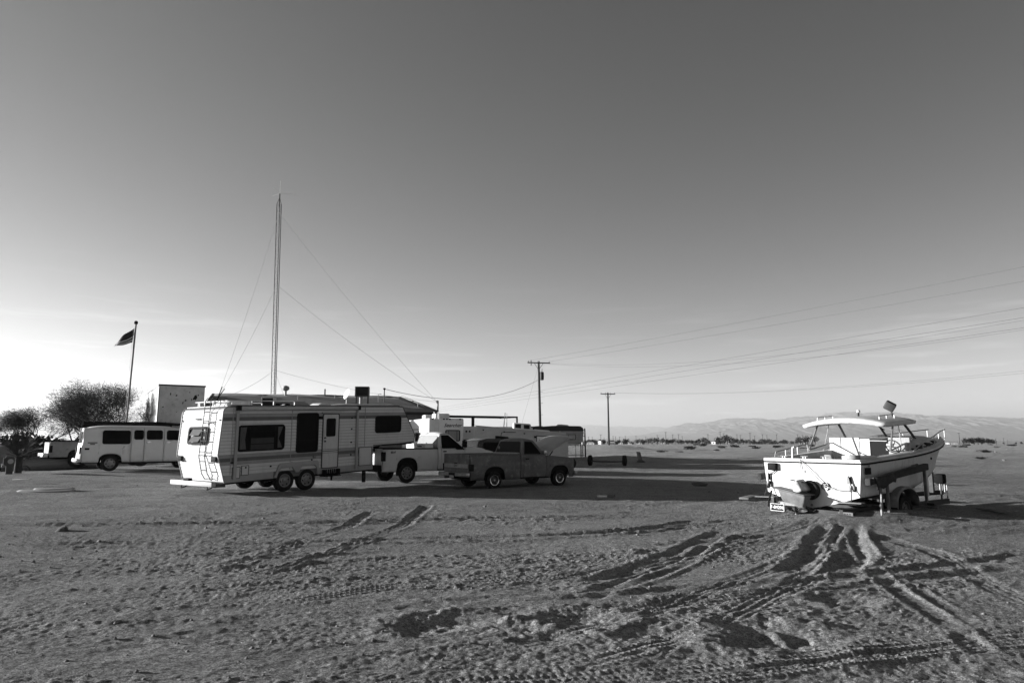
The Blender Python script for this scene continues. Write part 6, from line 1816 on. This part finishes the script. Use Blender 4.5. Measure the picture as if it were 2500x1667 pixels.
town += [(1531, 15, 480), (1564, 14, 560), (1582, 14, 500), (1592, 16, 470), (1605, 18, 470), (1618, 15, 480), (1632, 14, 480), (1648, 14, 560), (1708, 13, 640), (1716, 16, 640), (1726, 16, 640), (1752, 17, 650), (1760, 16, 650), (1776, 22, 640), (1786, 16, 640), (1800, 13, 650),
         (1815, 14, 650), (1830, 12, 660), (1862, 14, 660), (1878, 13, 650), (1954, 18, 640), (1972, 20, 640), (1990, 20, 640), (2352, 18, 560), (2358, 15, 570), (2366, 16, 560), (2378, 19, 560), (2388, 18, 570), (2397, 17, 560), (2412, 16, 560), (2417, 14, 570), (2480, 6, 600), (2495, 7, 620), (2450, 5, 640)]
TLAB = {1531: 'round dark far tree above a pale roofed house', 1776: 'tallest dark far tree right of the white far house', 1954: 'far tree seen through the left part of the boat cabin', 2352: 'leftmost far tree of the clump right of the bow', 2412: 'lone rounded far tree at the right of the clump beyond the bow',
        1726: 'dark far tree touching the left side of the white far house', 1752: 'dark far tree touching the right side of the white far house', 2495: 'little far tree at the right edge of the picture'}
for (u, hpx, Y) in town:
    c = atY(u, 1080, Y); h = .8*hpx*Y/FPX; zg = zb(c.x, Y)
    lb = TLAB.get(u, 'small dark tree in the far town fringe')
    t = thing('far_tree', lb, 'tree', (c.x, Y, zg), rnd.uniform(0, 6), 'trees of the far town fringe')
    a = bpy.data.objects.new('crown', rnd.choice(TC)); COL.objects.link(a); a.parent = t; a.scale = (h*rnd.uniform(.6, 1.1), h*.7, h*1.05); a.location = (0, 0, h*.08)
    b = bpy.data.objects.new('trunk', TTm); COL.objects.link(b); b.parent = t; b.scale = (h, h, h)
PM = MB().tube([(0, 0, 0), (0, 0, 1)], .014, n=5, r1=.010).build('shaft', POLEW); PMm = PM.data; bpy.data.objects.remove(PM)
AM = MB().box(-.13, .13, -.012, .012, .955, .975).build('crossarm', POLEW); AMm = AM.data; bpy.data.objects.remove(AM)
poles = [(1626, 30, 500), (1759, 31, 560), (1467, 24, 480), (1768, 27, 600), (1832, 28, 580), (1643, 24, 560), (1657, 24, 600), (1497, 20, 560), (1503, 19, 600), (1527, 20, 620), (1553, 20, 640), (1577, 18, 660), (1605, 22, 580), (1666, 19, 680), (1729, 24, 640), (1800, 24, 640),
         (1808, 22, 660), (1843, 20, 680), (1862, 24, 640), (1873, 22, 650), (1897, 24, 640), (1437, 18, 600), (1446, 17, 640), (1475, 16, 660), (1513, 18, 640), (1620, 16, 720), (1948, 24, 640), (1960, 22, 660), (1984, 22, 640), (2343, 30, 430), (2432, 16, 520), (2451, 17, 520), (2460, 12, 600)]
for (u, hpx, Y) in poles:
    c = atY(u, 1080, Y); h = hpx*Y/FPX; zg = zb(c.x, Y)
    lb = {1626: 'tallest far pole left of the white far house', 1759: 'far pole just right of the white far house', 1467: 'far pole immediately left of the slim lone pole', 2343: 'far pole standing left of the tree clump beyond the bow',
          2432: 'left one of two low far poles at the right edge', 2451: 'right one of two low far poles at the right edge', 1948: 'far pole seen through the left pane of the boat cabin', 1832: 'tall far pole over the right end of the town trees'}.get(u, 'distant thin utility pole along the far town')
    t = thing('utility_pole', lb, 'utility pole', (c.x, Y, zg-.1), rnd.uniform(-.3, .3), 'far utility poles of the town')
    for nm, me in (('shaft', PMm), ('crossarm', AMm)):
        a = bpy.data.objects.new(nm, me); COL.objects.link(a); a.parent = t; a.scale = (h*(1.8 if nm == 'shaft' else .9), h*1.8, h)

# ------------------------------------------------------------------ mountains
def mountains(name, prof, Y, depth, seed, mat):
    us = [p_[0] for p_ in prof]; vs_ = [p_[1] for p_ in prof]
    nx, ny = 700, 44
    x0, x1 = (us[0]-1250)/FPX*Y, (us[-1]-1250)/FPX*Y
    X = np.linspace(x0, x1, nx)
    env = np.interp(X/Y*FPX+1250, us, vs_)*Y/FPX
    env = env*(1+.10*vnoise(X/900, X*0, seed+8)+.06*vnoise(X/330, X*0, seed+9)+.04*vnoise(X/120, X*0, seed+7))
    gx, gy = np.meshgrid(X, np.linspace(0, 1, ny), indexing='ij')
    e = env[:, None]
    t_ = gy
    s1 = depth
    rid = .5*np.abs(vnoise(gx/800+t_*1.1, t_*depth/2600, seed))*2 + .7*np.abs(vnoise(gx/330, t_*depth/800, seed+1))*2 + .7*np.abs(vnoise(gx/170, t_*depth/380, seed+2))*2
    up_ = np.sin(np.clip(t_*1.0, 0, 1)*math.pi/2)**.9
    z = e*up_*(1.0 - .17*rid*(1-t_**4)) + e*.05*vnoise(gx/300, t_*3, seed+5)*t_
    z[:, 0] = -60
    co = np.stack([gx, Y-depth*(1-gy), z], -1).reshape(-1, 3)
    # back slope
    back = np.stack([X, np.full(nx, Y+depth*.6), np.full(nx, -60.0)], -1)
    idx = np.arange(nx*ny).reshape(nx, ny)
    q = np.stack([idx[:-1, :-1], idx[1:, :-1], idx[1:, 1:], idx[:-1, 1:]], -1).reshape(-1, 4).tolist()
    nb = nx*ny
    q += [(int(idx[i, -1]), int(idx[i+1, -1]), nb+i+1, nb+i) for i in range(nx-1)]
    me = bpy.data.meshes.new(name); me.from_pydata(np.vstack([co, back]).tolist(), [], q); me.update(); me.materials.append(mat)
    o = bpy.data.objects.new(name, me); COL.objects.link(o); o['kind'] = 'structure'
    return o
MT = M('mountain_rock', .13, 1.0, spec=0.0)
mountains('mountains', [(1380, 0), (1480, 4), (1560, 12), (1600, 20), (1640, 34), (1665, 40), (1700, 41), (1720, 44), (1760, 48), (1800, 50), (1850, 50), (1900, 50), (1960, 56), (2000, 58), (2040, 66), (2100, 64), (2160, 62), (2220, 57), (2300, 54), (2360, 55), (2420, 54), (2500, 52), (2700, 50), (3100, 30)], 26000, 7000, 5, MT)
mountains('mountains', [(1150, 0), (1280, 20), (1340, 28), (1400, 36), (1440, 37), (1480, 33), (1560, 32), (1640, 32), (1750, 30), (1900, 20)], 44000, 6000, 15, MT)

# ------------------------------------------------------------------ gravel on the near ground
def pebbles(n, r0, r1, seed, k=1.0, label='loose gravel strewn over the sandy foreground'):
    rs = np.random.RandomState(seed)
    rr_ = np.exp(rs.uniform(math.log(r0), math.log(r1), n)); th = rs.uniform(-R(43), R(43), n)
    x = rr_*np.sin(th); y = rr_*np.cos(th)
    keep = vnoise(x/2.3, y/1.7, 5) + .6*vnoise(x/.5, y/.5, 6) > rs.uniform(-.25, .35, n)
    x, y, rr_ = x[keep], y[keep], rr_[keep]; n = len(x)
    s_ = (0.002 + .0045*rs.rand(n)**4 + .02*rs.rand(n)**40) * (1+rr_*.06)*k
    sp = np.maximum(rr_*.0015, .012)
    z = base_h(x, y) + detail_h(x, y, sp) + track_h(x, y)
    octv = np.array([[1,0,0],[0,1,0],[-1,0,0],[0,-1,0],[0,0,1],[0,0,-.6]], float)
    jit = rs.uniform(.6, 1.3, (n, 6, 1))
    rot = rs.uniform(0, 6.28, n); c, s2 = np.cos(rot), np.sin(rot)
    v = octv[None]*jit*s_[:, None, None]*np.array([1.2, .9, .75])
    vx = v[..., 0]*c[:, None] - v[..., 1]*s2[:, None]; vy = v[..., 0]*s2[:, None] + v[..., 1]*c[:, None]
    co = np.stack([vx+x[:, None], vy+y[:, None], v[..., 2]+(z+s_*.25)[:, None]], -1).reshape(-1, 3)
    f = np.array([[0,1,4],[1,2,4],[2,3,4],[3,0,4],[1,0,5],[2,1,5],[3,2,5],[0,3,5]])
    F = (f[None]+np.arange(n)[:, None, None]*6).reshape(-1, 3)
    me = bpy.data.meshes.new('gravel')
    me.vertices.add(len(co)); me.vertices.foreach_set('co', co.ravel())
    me.loops.add(F.size); me.loops.foreach_set('vertex_index', F.ravel().astype(np.int32))
    me.polygons.add(len(F)); me.polygons.foreach_set('loop_start', (np.arange(len(F))*3).astype(np.int32))
    me.update(calc_edges=True); me.validate()
    me.materials.append(M('gravel', .16, .9, var=.6, vscale=40))
    o = bpy.data.objects.new('gravel', me); COL.objects.link(o)
    tag(o, label, 'gravel', kind='stuff')
    print('pebbles', n)
pebbles(45000, 3.2, 18, 3, .8)
pebbles(14000, 14, 120, 9, .7, 'scattered stones over the plain beyond the vehicles')

# ------------------------------------------------------------------ desert haze
def haze():
    o = MB().box(-75000, 75000, -75000, 75000, -80, 1100).build('haze', None, None, smooth=0)
    m = bpy.data.materials.new('haze'); m.use_nodes = True; nt = m.node_tree; nt.nodes.clear()
    out = nt.nodes.new('ShaderNodeOutputMaterial'); v = nt.nodes.new('ShaderNodeVolumePrincipled')
    v.inputs['Color'].default_value = (.74, .74, .74, 1); v.inputs['Density'].default_value = HAZE_D; v.inputs['Anisotropy'].default_value = 0.3
    nt.links.new(v.outputs[0], out.inputs['Volume'])
    o.data.materials.append(m)
    tag(o, 'thin desert haze over the whole plain', None, kind='stuff')
HAZE_D = 4.8e-5
haze()
